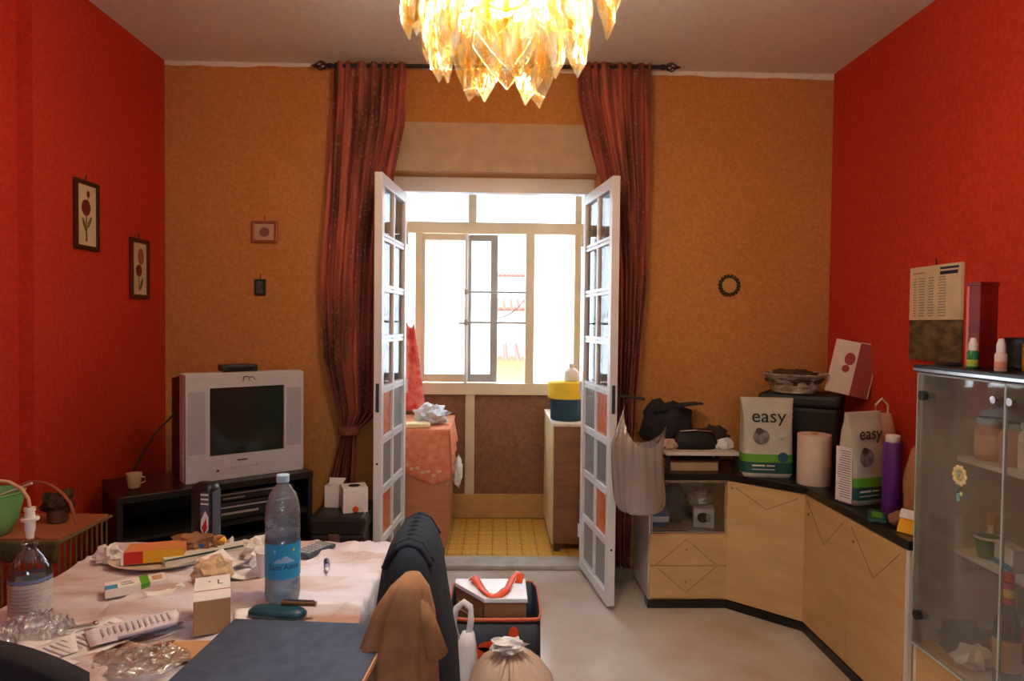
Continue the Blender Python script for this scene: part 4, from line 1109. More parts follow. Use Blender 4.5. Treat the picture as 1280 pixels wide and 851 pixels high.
# ------------------------------------------------------------------ table and cloth
TX0, TX1, TY0, TY1, TT = -1.285, -.345, 1.30, 2.30, .755
tb = thing('dining_table', 'dark wooden table under a wrinkled pale cloth', 'table', (0, 0, 0))
MB().bx(TX0, TX1, TY0, TY1, TT - .03, TT).build('tabletop', WOODD, tb, bevel=.004)
MB().bx(TX0 + .06, TX1 - .06, TY0 + .06, TY0 + .08, TT - .11, TT - .03).bx(TX0 + .06, TX1 - .06, TY1 - .08, TY1 - .06, TT - .11, TT - .03).build('apron', WOODD, tb)
for x in (TX0 + .07, TX1 - .07):
    for y in (TY0 + .07, TY1 - .07):
        MB().bx(x - .03, x + .03, y - .03, y + .03, 0, TT - .03).build('leg', WOODD, tb, bevel=.004)
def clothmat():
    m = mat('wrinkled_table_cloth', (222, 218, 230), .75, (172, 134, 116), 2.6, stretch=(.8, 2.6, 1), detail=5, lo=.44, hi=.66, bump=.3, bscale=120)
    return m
OV = .10
def clothfn(u, v):
    x = TX0 - OV + u * (TX1 - TX0 + 2 * OV); y = TY0 - .02 + v * (TY1 - TY0 + .02 + OV)
    dx = max(TX0 - x, x - TX1, 0); dy = max(y - TY1, 0)
    q = Vector((x * 2.2, y * 11, 1.7))
    wv = (1 - abs(mn.noise(q)) * 2.0) ** 3 * .019 + (1 - abs(mn.noise(Vector((x * 5 + 3, y * 6 - x * 4, 7)))) * 2.0) ** 5 * .009
    wv = max(0, wv) * (.35 if x < -1.0 else 1)
    px = min(max(x, TX0 - .006), TX1 + .006); py = min(y, TY1 + .006)
    drop = math.hypot(dx, dy)
    if drop > .006:
        k = min(1, drop / .03)
        fold = .012 * math.sin((y if dx > dy else x) * 38) * min(1, drop / .08)
        if dx > 0: px += math.copysign(max(0, fold) + .004 * k, x - TX1 + .3)
        if dy > 0: py += max(0, fold) + .004 * k
        return (px, py, TT + .004 - drop + .002)
    return (px, py, TT + .003 + wv)
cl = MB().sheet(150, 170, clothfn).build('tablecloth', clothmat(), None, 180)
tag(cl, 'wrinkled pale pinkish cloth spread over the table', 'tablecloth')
TZ = TT + .011

# water bottle
wb = thing('water_bottle', 'large half full water bottle with a blue label', 'bottle', (-.565, 1.81, TZ), R(22))
PET = thin('clear_bottle_plastic', (248, 251, 254), .16, .04, (226, 238, 248), .10, bump=.35, bscale=60, blend=.4, solid=(220, 232, 244), sfac=.07)
pf = [(.02, .006), (.034, 0), (.044, .006), (.0455, .02), (.0455, .062), (.044, .066), (.0455, .07), (.0455, .175), (.0435, .180), (.0455, .186), (.0455, .205), (.0435, .21), (.0455, .216), (.045, .235), (.043, .26), (.035, .288), (.022, .308), (.0145, .318), (.0135, .325)]
MB().lathe(pf, 40, cap1=False).build('bottle_wall', PET, wb, 60)
MB().lathe([(r - .002, max(z, .004)) for r, z in pf[1:8]] + [(.0435, .188)], 40).build('water', thin('water', (226, 240, 250), .1, .02, (196, 226, 246), .2, blend=.2, solid=(176, 212, 238), sfac=.2), wb, 60)
MB().lathe([(.0462, .072), (.0462, .165)], 40, cap0=False, cap1=False).build('label', BLUE, wb, 60)
tx = textmesh("Sant'Anna", .021)
rr = .0466
tx.v = [(rr * math.sin(x / rr), -(rr + z) * math.cos(x / rr), .105 + y) for x, y, z in tx.v]
tx.build('lettering', NAVYT, wb)
for dx, dz, mm in ((-.024, .148, mat('pale_mountain_ink', (150, 190, 226), .5)), (.026, .148, YELLOW)):
    tm = MB().prism(disc(0, 0, .003, .004, 10), 0, .0004)
    tm.v = [(rr * math.sin((x + dx) / rr), -(rr + z) * math.cos((x + dx) / rr), dz + y) for x, y, z in tm.v]
    tm.build('label_mark', mm, wb)
tm = MB()
def peak(x): return max(0, .020 * (1 - abs(x - .004) / .026), .013 * (1 - abs(x + .014) / .016))
for k in range(26):
    xa, xb = -.03 + .06 * k / 26, -.03 + .06 * (k + 1) / 26
    tm.add([(.0464 * math.sin(x / .0464), -.0464 * math.cos(x / .0464), .116 + z) for x, z in ((xa, 0), (xb, 0), (xb, peak(xb)), (xa, peak(xa)))], [(0, 1, 2, 3)])
tm.build('label_mountain', mat('pale_mountain_ink', (150, 190, 226), .5), wb)
MB().lathe([(.0165, .322), (.0172, .324), (.0172, .340), (.0155, .342)], 24).build('cap', mat('pale_blue_cap', (170, 206, 232), .4), wb, 40)

# saline bottle with adapter and hose
sb = thing('infusion_bottle', 'glass infusion bottle with a white printed label and syringe adapter', 'bottle', (-1.165, 1.71, TZ))
MB().lathe([(.03, .004), (.042, 0), (.047, .008), (.047, .11), (.044, .13), (.030, .155), (.016, .172), (.015, .182), (.019, .184), (.019, .198), (.014, .2)], 36).build('bottle_glass', thin('infusion_glass', (244, 248, 248), .2, .03, blend=.3), sb, 60)
MB().lathe([(.0475, .018), (.0475, .095)], 36, cap0=False, cap1=False).build('label', mat('grey_white_label', (206, 204, 206), .6, (180, 178, 184), 60, stretch=(1, 1, 4)), sb, 60)
MB().lathe([(.0478, .098), (.0478, .106)], 36, cap0=False, cap1=False).build('blue_band', mat('lilac_blue', (120, 140, 200), .5), sb, 60)
ln = MB()
for k in range(7):
    ln.loft([[(.0479 * math.sin(t / 10), -.0479 * math.cos(t / 10), z) for t in range(-8, 9 - k % 3)] for z in (.03 + .009 * k, .034 + .009 * k)], False, False)
ln.f = [f for f in ln.f if max(f) - min(f) < 1000]
ln2 = MB()
for k in range(7):
    for t in range(-8, 8 - k % 3):
        a0, a1 = t / 10, (t + 1) / 10
        ln2.add([(.048 * math.sin(a), -.048 * math.cos(a), z) for a, z in ((a0, .03 + .009 * k), (a1, .03 + .009 * k), (a1, .0315 + .009 * k), (a0, .0315 + .009 * k))], [(0, 1, 2, 3)])
ln2.build('label_lettering', mat('grey_print', (150, 140, 136), .7), sb)
MB().lathe([(.008, .2), (.009, .21), (.012, .225), (.012, .245), (.020, .246), (.020, .252), (.012, .253), (.010, .268), (.013, .269), (.013, .278)], 20).build('syringe_adapter', WHITEPL, sb, 50)
MB().tube([(0, 0, .276), (-.004, 0, .30), (-.02, 0, .325), (-.05, .0, .342), (-.10, 0, .348), (-.16, 0, .345)], .0045, 8).build('hose', mat('beige_hose', (196, 160, 120), .5), sb, 60)

def film_heap(name, label, loc, r, seed, h, m=FILM):
    def fn(u, v):
        a, b = 2 * u - 1, 2 * v - 1
        k = 1 + .35 * mn.noise(Vector((math.atan2(b, a) * 1.3, seed, 0)))
        x, y = a * math.sqrt(1 - b * b / 2) * r[0] * k, b * math.sqrt(1 - a * a / 2) * r[1] * k
        e = max(0, 1 - (a * a + b * b) * .5)
        rg_ = (1 - abs(mn.noise(Vector((x * 28 + seed, y * 28, seed)))) * 2.2) ** 2 + .6 * (1 - abs(mn.noise(Vector((x * 60 + seed, y * 60, seed + 3)))) * 2.2) ** 2
        return (x, y, .003 + h * (.25 + .55 * rg_) * (.25 + .75 * e))
    o = MB().sheet(60, 60, fn).build(name, m, None, 180, loc=loc)
    return tag(o, label, 'plastic wrap')
film_heap('plastic_wrap', 'clear plastic wrap crumpled around the foot of the infusion bottle', (-1.085, 1.61, TZ), (.085, .055), 51, .050)
film_heap('plastic_wrap', 'clear plastic wrap crumpled in front of the printed papers', (-.765, 1.475, TZ), (.105, .07), 52, .020)
film_heap('plastic_wrap', 'clear plastic sleeve at the table edge below the infusion bottle', (-1.165, 1.55, TZ), (.07, .05), 53, .030)

# papers
def paper(label, loc, rz, w, h, curl, m, lines=True, seed=0):
    t = thing('paper_sheet', label, 'paper', loc, rz, 'papers on the table')
    MB().sheet(10, 10, lambda u, v: ((u - .5) * w, (v - .5) * h, .001 + curl * (abs(u - .5) * 2) ** 2 + .004 * abs(mn.noise(Vector((u * 3, v * 3, seed)))))).build('sheet', m, t, 180, solid=.0008)
    if lines:
        l = MB()
        for k in range(12):
            z = .0065 + curl * .3
            wd = w * (.35 - .1 * random.random())
            l.box((-.02, h * .38 - h * .065 * k, .0062), (wd * 2 * .8, .004, .0006))
        l.build('print_lines', mat('pale_grey_print', (176, 172, 182), .7), t)
    return t
paper('printed white sheet lying loose on the table front', (-.93, 1.565, TZ + .002), R(-28), .15, .21, .004, WHITEP, True, 1)
paper('folded printed leaflet overlapping the loose white sheet', (-.855, 1.62, TZ + .008), R(-52), .10, .20, .006, mat('lilac_paper', (222, 218, 232), .7), True, 2)
paper('white envelope half under the clear wrap', (-1.02, 1.55, TZ + .004), R(35), .11, .17, .005, WHITEP, False, 3)
paper('white card under the tall tan carton', (-.60, 1.69, TZ + .001), R(20), .09, .15, .002, WHITEP, False, 4)
paper('crumpled white leaflet between the cartons', (-.72, 1.99, TZ + .004), R(30), .13, .10, .02, WHITEP, False, 5)
paper('white folded leaflet leaning on the long flat carton', (-.80, 2.04, TZ + .006), R(-20), .14, .11, .03, WHITEP, False, 6)
paper('white scrap beside the green banded carton', (-.90, 1.85, TZ + .003), R(40), .10, .04, .012, WHITEP, False, 7)
sc = thing('small_scissors', 'small steel clip lying on the envelope by the wrap', 'clip', (-.985, 1.615, TZ + .014), R(30))
MB().tube([(-.03, 0, .004), (.03, 0, .004)], .005, 8).build('barrel', CHROME, sc, 60)
MB().ball((.032, 0, .005), (.008, .008, .006), 10).build('tip', CHROME, sc, 180)
pn = thing('ball_pen', 'slim lilac grey pen on the printed leaflet', 'pen', (-.80, 1.585, TZ + .018), R(38))
MB().tube([(-.07, 0, .005), (.055, 0, .005)], .0045, 8).build('barrel', mat('lilac_plastic', (150, 146, 180), .4), pn, 60)
MB().tube([(.055, 0, .005), (.07, 0, .005)], [.0045, .001], 8).build('tip', CHROME, pn, 60)

# cartons
bx = thing('tan_carton', 'tan carton with white upper face standing near the dark board', 'carton', (-.672, 1.615, TZ), R(22))
MB().bx(-.041, .041, .0, .16, 0, .082).build('carton', TANCARD, bx, bevel=.001)
MB().bx(-.0415, .0415, .0, .06, .082, .0835).bx(-.0415, .0415, .066, .16, .082, .0835).build('white_top', WHITEP, bx)
MB().bx(-.0415, .0415, .06, .066, .0815, .083).build('fold_line', BROWNC, bx)
MB().bx(.012, .015, .10, .13, .0835, .084).bx(.012, .024, .10, .103, .0835, .084).bx(-.01, -.005, .12, .124, .0835, .084).build('print_mark', NAVYT, bx)
fl = thing('cardboard_flap', 'brown cardboard offcut lying below the tan carton', 'cardboard', (-.70, 1.53, TZ), R(12))
MB().prism([(-.065, -.03), (-.03, -.062), (.055, -.04), (.075, .03), (-.03, .045)], .001, .004).build('sheet', TANCARD, fl)
MB().prism([(-.065, -.03), (-.03, .045), (-.075, .03)], .0045, .008).build('fold', BROWNC, fl)
gc = thing('medicine_carton', 'white medicine carton with green band lying on the cloth', 'carton', (-.995, 1.885, TZ), R(33))
MB().bx(-.075, .075, -.032, .032, 0, .024).build('carton', WHITEP, gc, bevel=.001)
MB().bx(.01, .032, -.0322, .0322, .0, .0246).build('green_band', GREEN, gc)
MB().bx(-.075, -.045, -.031, .0, .024, .0246).build('blue_print', BLUE, gc)
MB().bx(.04, .065, -.02, .015, .024, .0245).build('tan_print', TANCARD, gc)
MB().bx(-.036, -.006, -.012, -.007, .024, .0245).bx(-.036, -.010, .004, .008, .024, .0245).build('small_print', DGREEN, gc)
lc = thing('long_flat_carton', 'long flat white carton with a green edge', 'carton', (-.90, 2.135, TZ), R(38))
MB().bx(-.13, .13, -.028, .028, 0, .028).build('carton', mat('grey_white_card', (206, 206, 200), .6), lc, bevel=.001)
MB().bx(-.131, .131, -.029, -.024, .0245, .0288).build('green_edge', DGREEN, lc)
pk = thing('snack_plate', 'white oval plate beneath the red and yellow packet', 'plate', (-1.045, 2.095, TZ))
MB().loft([ring(0, 0, z, rx, ry, 40) for z, rx, ry in ((0, .10, .07), (.004, .11, .078), (.014, .135, .10), (.016, .136, .101), (.012, .125, .092), (.007, .10, .07))]).build('plate_body', mat('cream_ceramic', (224, 206, 190), .35), pk, 50)
sk = thing('snack_packet', 'red and yellow snack packet lying on the plate', 'packet', (-1.04, 2.09, TZ + .013), R(16))
MB().bx(-.082, .082, -.035, .045, 0, .04).build('carton', mat('orange_tan_card', (214, 136, 84), .6), sk, bevel=.001)
MB().bx(-.0825, -.03, -.0365, -.0352, .002, .038).build('red_face', REDP, sk)
MB().bx(-.03, .0825, -.0365, -.0352, .002, .038).build('yellow_face', YELLOW, sk)
MB().bx(-.09, -.0826, -.036, -.03, 0, .04).build('white_end', WHITEP, sk)
pb = thing('brown_paper_bag', 'crumpled brown paper bag behind the snack packet', 'paper bag', (-.955, 2.17, TZ))
MB().ball((0, 0, .03), (.075, .035, .04), 22, .6, 3, 61, squash=0).build('paper', BROWNC, pb)
MB().bx(-.04, .02, -.036, -.03, .0, .02).build('label', WHITEP, pb)
o = MB().ball((0, 0, .022), (.035, .028, .032), 18, .8, 3, 62, squash=0).build('crumpled_napkin', WHITEP, None, loc=(-1.19, 2.10, TZ)); tag(o, 'crumpled white napkin at the plate end', 'napkin')
o = MB().ball((0, 0, .03), (.055, .05, .045), 20, .6, 3, 63, squash=0).build('torn_paper_bag', mat('tan_kraft_paper', (206, 178, 146), .8), None, loc=(-.80, 1.925, TZ)); tag(o, 'torn tan paper bag beside the tan carton', 'paper bag')
o = MB().ball((0, 0, .03), (.05, .035, .045), 20, .7, 3, 64, squash=0).build('crumpled_napkin', mat('soft_white_tissue', (226, 222, 214), .8), None, loc=(-.735, 2.13, TZ)); tag(o, 'crumpled off white napkin behind the water bottle', 'napkin')
o = MB().ball((0, 0, .024), (.045, .04, .035), 20, .7, 3, 65, squash=0).build('crumpled_napkin', WHITEP, None, loc=(-.69, 2.05, TZ)); tag(o, 'crumpled white napkin nearest the paper cup', 'napkin')
yl = thing('yellow_candy', 'round yellow wrapped sweet beside the black canister', 'sweet', (-.905, 2.235, TZ))
MB().ball((0, 0, .02), (.022, .02, .022), 16, .1, 3, 2, squash=0).build('sweet_body', YELLOW, yl, 180)
MB().lathe([(.002, 0), (.014, .018), (.018, .02)], 10, (0, 0, .0)).rot(Matrix.Translation((.02, 0, .02)) @ Matrix.Rotation(R(90), 4, 'Y')).build('wrapper_end', WHITEP, yl)
bl = thing('blue_tin', 'flat round blue tin lying by the black canister', 'tin', (-.925, 2.165, TZ + .03), R(20))
MB().lathe([(.024, 0), (.026, .002), (.026, .010), (.023, .012)], 24).build('lid_body', mat('royal_blue_plastic', (40, 84, 176), .4), bl, 40)
MB().lathe([(.015, .012), (.015, .014)], 20).build('top_ring', mat('royal_blue_plastic', (40, 84, 176), .4), bl, 40)
cn = thing('black_canister', 'black canister with a white and red label at the table end', 'canister', (-.955, 2.245, TZ), R(-12))
MB().loft([ring(0, 0, z, rx, ry, 32, 4) for z, rx, ry in ((0, .036, .030), (.004, .039, .033), (.195, .039, .033), (.205, .036, .03), (.215, .026, .02))]).build('body', mat('black_tin', (26, 30, 34), .35), cn, 50)
MB().bx(.0395, .0405, -.022, .022, .02, .19).build('label', mat('slate_label', (70, 80, 100), .4), cn)
MB().bx(.004, .036, -.0345, -.0335, .02, .19).build('label', MATS['slate_label'], cn)
MB().prism([(.006, .07), (.02, .045), (.034, .07), (.034, .11), (.022, .13), (.008, .10)], 0, .001).rot(Matrix.Translation((0, -.0345, 0)) @ UPRIGHT).build('emblem', WHITEP, cn)
MB().prism([(.01, .075), (.02, .055), (.03, .075), (.026, .105)], 0, .001).rot(Matrix.Translation((0, -.0355, 0)) @ UPRIGHT).build('emblem', REDP, cn)
for z in (.15, .165, .18):
    MB().bx(.006, .034, -.0352, -.0342, z, z + .005).build('label_line', WHITEP, cn)
cp = thing('paper_cup', 'white paper cup partly hidden by the water bottle', 'cup', (-.655, 1.96, TZ))
MB().lathe([(.024, 0), (.025, .002), (.034, .085), (.0355, .087), (.033, .085), (.023, .004)], 24).build('cup_wall', WHITEP, cp, 40)
MB().lathe([(.034, .083), (.0362, .086), (.034, .089)], 24, cap0=False, cap1=False).build('rim', WHITEP, cp, 40)
gcse = thing('glasses_case', 'dark teal spectacle case in front of the water bottle', 'case', (-.545, 1.705, TZ + .004), R(-8))
MB().loft([ring(0, 0, z, rx, ry, 28, 3) for z, rx, ry in ((0, .072, .026), (.003, .075, .029), (.014, .074, .028), (.021, .064, .02))]).build('case_body', TEAL, gcse, 60)
MB().loft([ring(0, 0, z, rx, ry, 28, 3) for z, rx, ry in ((.009, .0757, .0297), (.011, .0757, .0297))], False, False).build('seam', BLACKP, gcse, 60)
lg = thing('steel_lighter', 'brown and steel pocket knife leaning on the teal case', 'pocket knife', (-.495, 1.72, TZ + .024), R(-6))
MB().tube([(-.045, 0, .006), (.045, 0, .006)], .007, 10).build('handle', mat('bronze_handle', (150, 112, 84), .3, metal=.6), lg, 60)
MB().bx(-.04, .04, -.003, .003, .012, .015).build('back_spring', CHROME, lg)
cc = thing('calculator', 'dark pocket calculator behind the water bottle', 'calculator', (-.585, 2.20, TZ), R(-28))
MB().bx(-.036, .036, -.065, .065, 0, .012).build('case', mat('grey_blue_plastic', (60, 70, 84), .4), cc, bevel=.003)
MB().bx(-.028, .028, .035, .056, .012, .0132).build('display', mat('lcd_grey', (130, 142, 130), .3), cc)
kb = None
for r_ in range(5):
    for q in range(4):
        p = (-.0225 + .015 * q, .022 - .018 * r_, .0125)
        if kb is None:
            kb = MB().bx(-.0055, .0055, -.0065, .0065, 0, .003).build('key', mat('pale_key', (168, 176, 186), .5), cc); kb.location = p
        else: copy_part(kb, p, cc)
gs = thing('glue_stick', 'small dark marker pen with a pale tip on the cloth', 'marker', (-.506, 2.05, TZ), R(15))
MB().tube([(0, .04, .009), (0, -.005, .009)], .009, 12).build('cap', mat('dark_slate_plastic', (50, 54, 66), .4), gs, 60)
MB().tube([(0, -.005, .008), (0, -.03, .008)], .0075, 12).build('barrel', mat('lilac_plastic', (150, 146, 180), .4), gs, 60)
MB().tube([(0, -.03, .008), (0, -.055, .008)], [.006, .001], 12).build('tip', WHITEPL, gs, 60)
bd = thing('dark_board', 'large blue grey board lying on the table beside the chair', 'board', (-.455, 1.405, TZ + .012), R(-5))
MB().bx(-.195, .195, -.24, .225, .0, .012).build('panel', mat('slate_blue_felt', (66, 80, 104), .8, (54, 66, 90), 30), bd, bevel=.002)
MB().bx(.195, .199, -.24, .225, .0, .011).build('edge_band', TANCARD, bd)

# ------------------------------------------------------------------ chairs
def chair(label, loc, rz, seatm, backh=.97):
    t = thing('dining_chair', label, 'chair', loc, rz)       # back at local +y, faces -y
    MB().bx(-.21, .21, -.21, .19, .44, .475).build('seat', seatm, t, bevel=.012)
    for x in (-.15, .15):
        MB().tube([(x, -.19, 0), (x, -.19, .44)], [.015, .02], 10).build('leg', WOODD, t, 60)
        MB().tube([(x, .21, 0), (x, .20, .45), (x * .98, .215, backh)], [.015, .02, .016], 10).build('leg', WOODD, t, 60)
    MB().bx(-.15, .15, .20, .222, backh - .09, backh - .01).build('top_rail', WOODD, t, bevel=.006)
    MB().bx(-.15, .15, .195, .215, .62, .66).build('back_rail', WOODD, t, bevel=.004)
    for x in (-.09, 0, .09):
        MB().bx(x - .012, x + .012, .202, .216, .66, backh - .09).build('slat', WOODD, t)
    MB().bx(-.15, .15, -.20, -.18, .38, .43).build('stretcher', WOODD, t)
    return t
chair('wooden chair with red seat under the draped clothes', (-.41, 1.74, 0), -PI / 2, mat('red_seat_pad', (190, 34, 34), .8), .955)
NAVY = mat('navy_knit', (20, 36, 52), .9, (12, 24, 38), 30)
jk = thing('navy_jacket', 'dark navy jacket draped over the chair back', 'jacket', (-.205, 1.75, 0))
rg = []
for z, rx, ry, wr_ in ((.42, .105, .21, .22), (.55, .11, .22, .22), (.7, .105, .23, .18), (.82, .095, .225, .12), (.90, .08, .21, .07), (.945, .062, .19, .04), (.975, .04, .165, .02), (.985, .015, .12, .0)):
    rg.append(ring(.0 + (.012 if z < .8 else 0.0), 0, z, rx * .92, ry, 44, 2.2, wr_, 3.4, 1))
MB().loft(rg, False, True).build('jacket_body', NAVY, jk, 180, solid=.006)
for k in range(8):
    y = -.15 + .036 * k
    MB().tube([(-.055, y, .93), (-.03, y, .974), (.0, y + .006, .988), (.03, y + .012, .974), (.055, y + .016, .93)], .007, 8).build('collar_fold', NAVY, jk, 180)
tn = thing('tan_garment', 'tan garment hanging over the near side of the draped chair', 'clothing', (-.20, 1.52, 0))
TANC = mat('tan_cotton', (166, 124, 88), .9, (146, 106, 72), 18)
rg = []
for z, cx_, rx, ry, wr_ in ((.36, -.005, .088, .055, .32), (.5, -.01, .09, .058, .32), (.65, -.015, .088, .058, .3), (.78, -.012, .082, .058, .26), (.86, .0, .066, .05, .2), (.915, .012, .042, .038, .12), (.945, .018, .018, .02, .0)):
    rg.append(ring(cx_, 0, z, rx, ry, 72, 2.2, wr_, 5.0, z * -2.2))
MB().loft(rg, False, True).build('garment_body', TANC, tn, 180, solid=.005)
MB().tube([(.018, -.01, .93), (.055, -.02, .84), (.074, -.015, .77)], [.02, .022, .03], 10).build('sleeve', TANC, tn, 180)

dk = thing('padded_chair', 'dark padded chair back at the near end of the table', 'chair', (-.93, 1.18, 0))
rg = []
def arch(u, v):
    x = (u - .5) * .46
    return x, .47 + v * (.50 - 1.25 * x * x * (1 if x > 0 else .6))
n_ = 24
for dy in (-.035, .035):
    pass
m = MB()
m.sheet(n_, 12, lambda u, v: (arch(u, v)[0], -.03 - .012 * math.sin(PI * u) * math.sin(PI * v), arch(u, v)[1]))
m.build('back_pad', mat('dark_purple_velvet', (30, 27, 38), .85, (22, 20, 30), 30), dk, 180, solid=.05)
MB().bx(-.22, .22, -.42, .0, .42, .48).build('seat', MATS['dark_purple_velvet'], dk, bevel=.02)
for x in (-.19, .19):
    for y in (-.38, -.03):
        MB().tube([(x, y, 0), (x, y, .42)], .018, 10).build('leg', BLACKP, dk, 60)

# ------------------------------------------------------------------ bags on the floor
tt = thing('shopping_tote', 'dark navy shopping bag with orange trim holding a box', 'bag', (.012, 2.52, 0))
NAVB = mat('navy_bag_fabric', (38, 44, 58), .6, (26, 32, 46), 14)
def tote(z, k=1.0, wr_=.05): return ring(0, 0, z, .165 * k, .17 * k, 48, 9, wr_, 2, 3)
MB().loft([tote(0, .9), tote(.02, .94), tote(.15, .97), tote(.3, 1), tote(.475, 1.0)], True, False).build('bag_wall', NAVB, tt, 180, solid=.004)
MB().loft([tote(.466, 1.012), tote(.478, 1.014)], False, False).build('orange_trim', mat('burnt_orange_trim', (206, 92, 54), .6), tt, 180, solid=.006)
for cx_, cz, rx, rz_ in ((-.095, .39, .018, .05), (.065, .42, .018, .028), (-.01, .375, .05, .022), (-.045, .345, .06, .03)):
    MB().prism(disc(cx_, cz, rx, rz_), 0, .003).rot(Matrix.Translation((0, -.1695, 0)) @ UPRIGHT).build('orange_print', ORANGER, tt)
pts_ = [(-.092, .095, .512), (-.085, .085, .528), (-.07, .05, .522), (-.052, .01, .514), (-.035, -.035, .515), (-.012, -.062, .513), (.016, -.060, .515), (.036, -.025, .520), (.05, .02, .516), (.066, .065, .530), (.085, .085, .545), (.098, .066, .538), (.088, .04, .520)]
pth = []
for k, p in enumerate(pts_):
    a_, b_ = Vector(pts_[max(k - 1, 0)]), Vector(pts_[min(k + 1, len(pts_) - 1)])
    d_ = (b_ - a_).normalized()
    sd_ = Vector((-d_.y, d_.x, .35 * math.sin(k * 1.3)))
    pth.append((p, sd_))
MB().ribbon(pth, .030).build('handle', ORANGER, tt, 180, solid=.002)
bx = thing('white_lid_box', 'brown box with a white lid standing in the shopping bag', 'box', (.0, 2.53, .012))
poly = [(-.028, -.085), (.127, -.085), (.127, .105), (-.14, .105), (-.14, .065)]
MB().prism(poly, 0, .48).build('carton', BROWNC, bx, bevel=.002)
MB().prism([(x * 1.03, y * 1.03) for x, y in poly], .48, .496).build('lid', mat('white_lid', (232, 234, 240), .4), bx, bevel=.002)
MB().bx(-.034, -.028, -.087, -.083, .2, .47).build('corner_post', WOODD, bx)
a_ = math.atan2(-.15, .112)
pn = MB().bx(.02, .125, -.002, .003, .40, .405).bx(.02, .125, -.002, .003, .43, .435).build('side_groove', TANCARD, bx); pn.location = (-.14, .065, 0); pn.rotation_euler[2] = a_

sk = thing('tied_sack', 'beige translucent rubbish sack tied with a knot', 'sack', (.06, 2.06, 0))
SACK = mat('beige_sack_film', (196, 166, 142), .45, (216, 196, 180), 6, bump=.5, bscale=18)
rg = [ring(0, 0, z, rx, ry, 56, 2.2, wr_, 3.0, 9) for z, rx, ry, wr_ in ((0, .11, .10, .05), (.03, .135, .13, .06), (.18, .15, .14, .08), (.32, .148, .14, .1), (.42, .125, .12, .14), (.475, .085, .08, .2), (.505, .045, .04, .25), (.52, .022, .022, .1))]
MB().loft(rg).build('sack_body', SACK, sk, 180)
MB().ball((-.01, -.03, .535), (.05, .03, .022), 18, .7, 3, 71).build('knot', mat('white_film_knot', (232, 228, 226), .4), sk)
for k in range(9):
    a = -PI + PI * k / 8
    MB().tube([(.02 * math.cos(a), .02 * math.sin(a), .515), (.07 * math.cos(a), .07 * math.sin(a), .485), (.124 * math.cos(a), .118 * math.sin(a), .41), (.145 * math.cos(a + .1), .137 * math.sin(a + .1), .33)], [.008, .008, .006, .003], 8).build('pleat', SACK, sk, 180)
cb_ = thing('carrier_bag', 'white plastic carrier bag with a looped handle beside the chair', 'bag', (-.10, 2.235, 0))
rg = [ring(cx_, 0, z, rx, ry, 32, 2.2, .15, 3, 4) for z, cx_, rx, ry in ((0, 0, .05, .07), (.02, 0, .06, .075), (.2, 0, .058, .07), (.36, .005, .048, .05), (.44, .015, .032, .03), (.48, .02, .02, .02))]
CW = mat('white_bag_film', (222, 220, 222), .4, (206, 204, 208), 8, bump=.4, bscale=20)
MB().loft(rg).build('bag_film', CW, cb_, 180)
hp_ = [((.022, 0, .47), (1, .2, 0)), ((.03, 0, .52), (1, .2, 0)), ((.028, 0, .565), (.6, .2, .6)), ((.005, 0, .583), (.1, .2, 1)), ((-.02, 0, .56), (-.6, .2, .6)), ((-.03, 0, .51), (-1, .2, .1)), ((-.012, 0, .45), (-1, .2, 0))]
MB().ribbon(hp_, .022).build('handle', CW, cb_, 180, solid=.004)

# ------------------------------------------------------------------ wire basket by the red wall
wk = thing('wire_basket', 'wire basket stand with a tan tray against the red wall', 'basket', (-1.70, 2.53, 0))
wm = mat('olive_wire', (120, 104, 72), .5)
xs0, xs1, ys0, ys1 = -.20, .19, -.17, .15
for (a, b) in (((xs0, ys0), (xs1, ys0)), ((xs1, ys0), (xs1, ys1)), ((xs1, ys1), (xs0, ys1)), ((xs0, ys1), (xs0, ys0))):
    for z in (.74, .36):
        MB().tube([(a[0], a[1], z), (b[0], b[1], z)], .006, 6).build('rim_wire', wm, wk, 60)
wv = None
for k in range(15):
    MB().tube([(xs0 + (xs1 - xs0) * k / 14, ys0, .74), (xs0 + (xs1 - xs0) * k / 14, ys0, .36)], .0035, 6).build('upright_wire', wm, wk, 60)
for k in range(1, 10):
    MB().tube([(xs1, ys0 + (ys1 - ys0) * k / 10, .74), (xs1, ys0 + (ys1 - ys0) * k / 10, .36)], .0035, 6).build('upright_wire', wm, wk, 60)
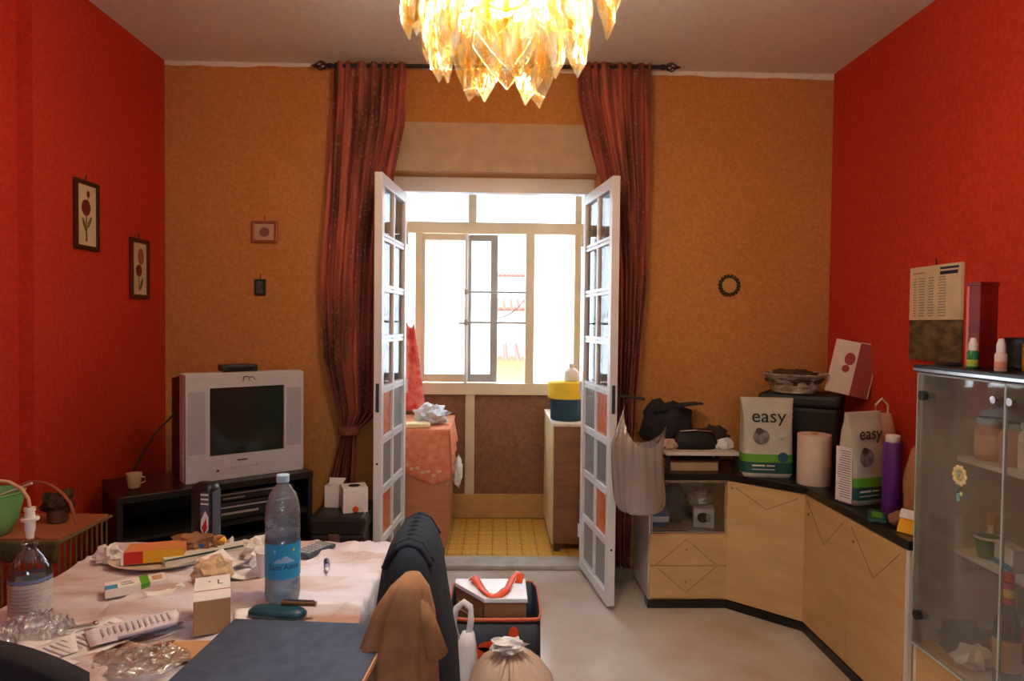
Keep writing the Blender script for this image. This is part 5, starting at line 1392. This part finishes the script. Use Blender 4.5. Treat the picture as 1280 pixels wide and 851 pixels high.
for x in (xs0, xs1):
    for y in (ys0, ys1):
        MB().tube([(x, y, .36), (x, y, 0)], .008, 8).build('leg', wm, wk, 60)
MB().bx(xs0 + .008, xs1 - .008, ys0 + .008, ys1 - .008, .742, .752).build('tray', mat('tan_pink_tray', (178, 108, 74), .7, (160, 94, 64), 8), wk)
fg = MB().sheet(40, 6, lambda u, v: (xs0 + (xs1 - xs0) * u, ys0 - .009 - .006 * math.sin(u * 60) * v, .745 - v * (.05 + .025 * abs(math.sin(u * 24)))))
fg.build('green_fringe', mat('olive_fringe', (86, 90, 56), .9, (60, 62, 40), 30), wk, 180, solid=.003)
MB().tube([(xs0 + .05 + .30 * q / 12, 0, .752 + .16 * math.sin(PI * q / 12) ** .5) for q in range(13)], .006, 8).build('handle_arch', mat('brick_wire', (170, 92, 64), .6), wk, 60)
gb = thing('green_bowl', 'pale green plastic bowl on the wire basket tray', 'bowl', (-1.775, 2.40, .753))
MB().lathe([(.05, 0), (.06, .003), (.085, .05), (.10, .12), (.103, .15), (.099, .15), (.08, .06), (.055, .01)], 32).build('bowl_body', mat('pale_green_plastic', (126, 196, 126), .4), gb, 50)
MB().lathe([(.103, .145), (.107, .15), (.103, .154)], 32, cap0=False, cap1=False).build('rim', MATS['pale_green_plastic'], gb, 50)
sk2 = MB().tube([(-1.72, 2.38, .90), (-1.60, 2.36, .948)], .004, 8).build('white_stick', WHITEPL, None, 60)
tag(sk2, 'thin white stick poking out of the pale green bowl', 'stick')
tbr = thing('dark_toy', 'dark fluffy bunch of dried flowers on the basket tray', 'dried flowers', (-1.64, 2.56, .753))
for k in range(9):
    a = k * 2.4
    MB().ball((.03 * math.cos(a), .03 * math.sin(a), .06 + .012 * (k % 4)), (.026, .026, .024), 12, .5, 5, 80 + k).build('flower_head', mat('dark_brown_petals', (50, 34, 24), .9, (84, 66, 44), 20), tbr)
MB().lathe([(.03, 0), (.034, .004), (.036, .05), (.03, .055)], 20).build('pot', mat('brown_pot', (92, 60, 40), .6), tbr, 40)
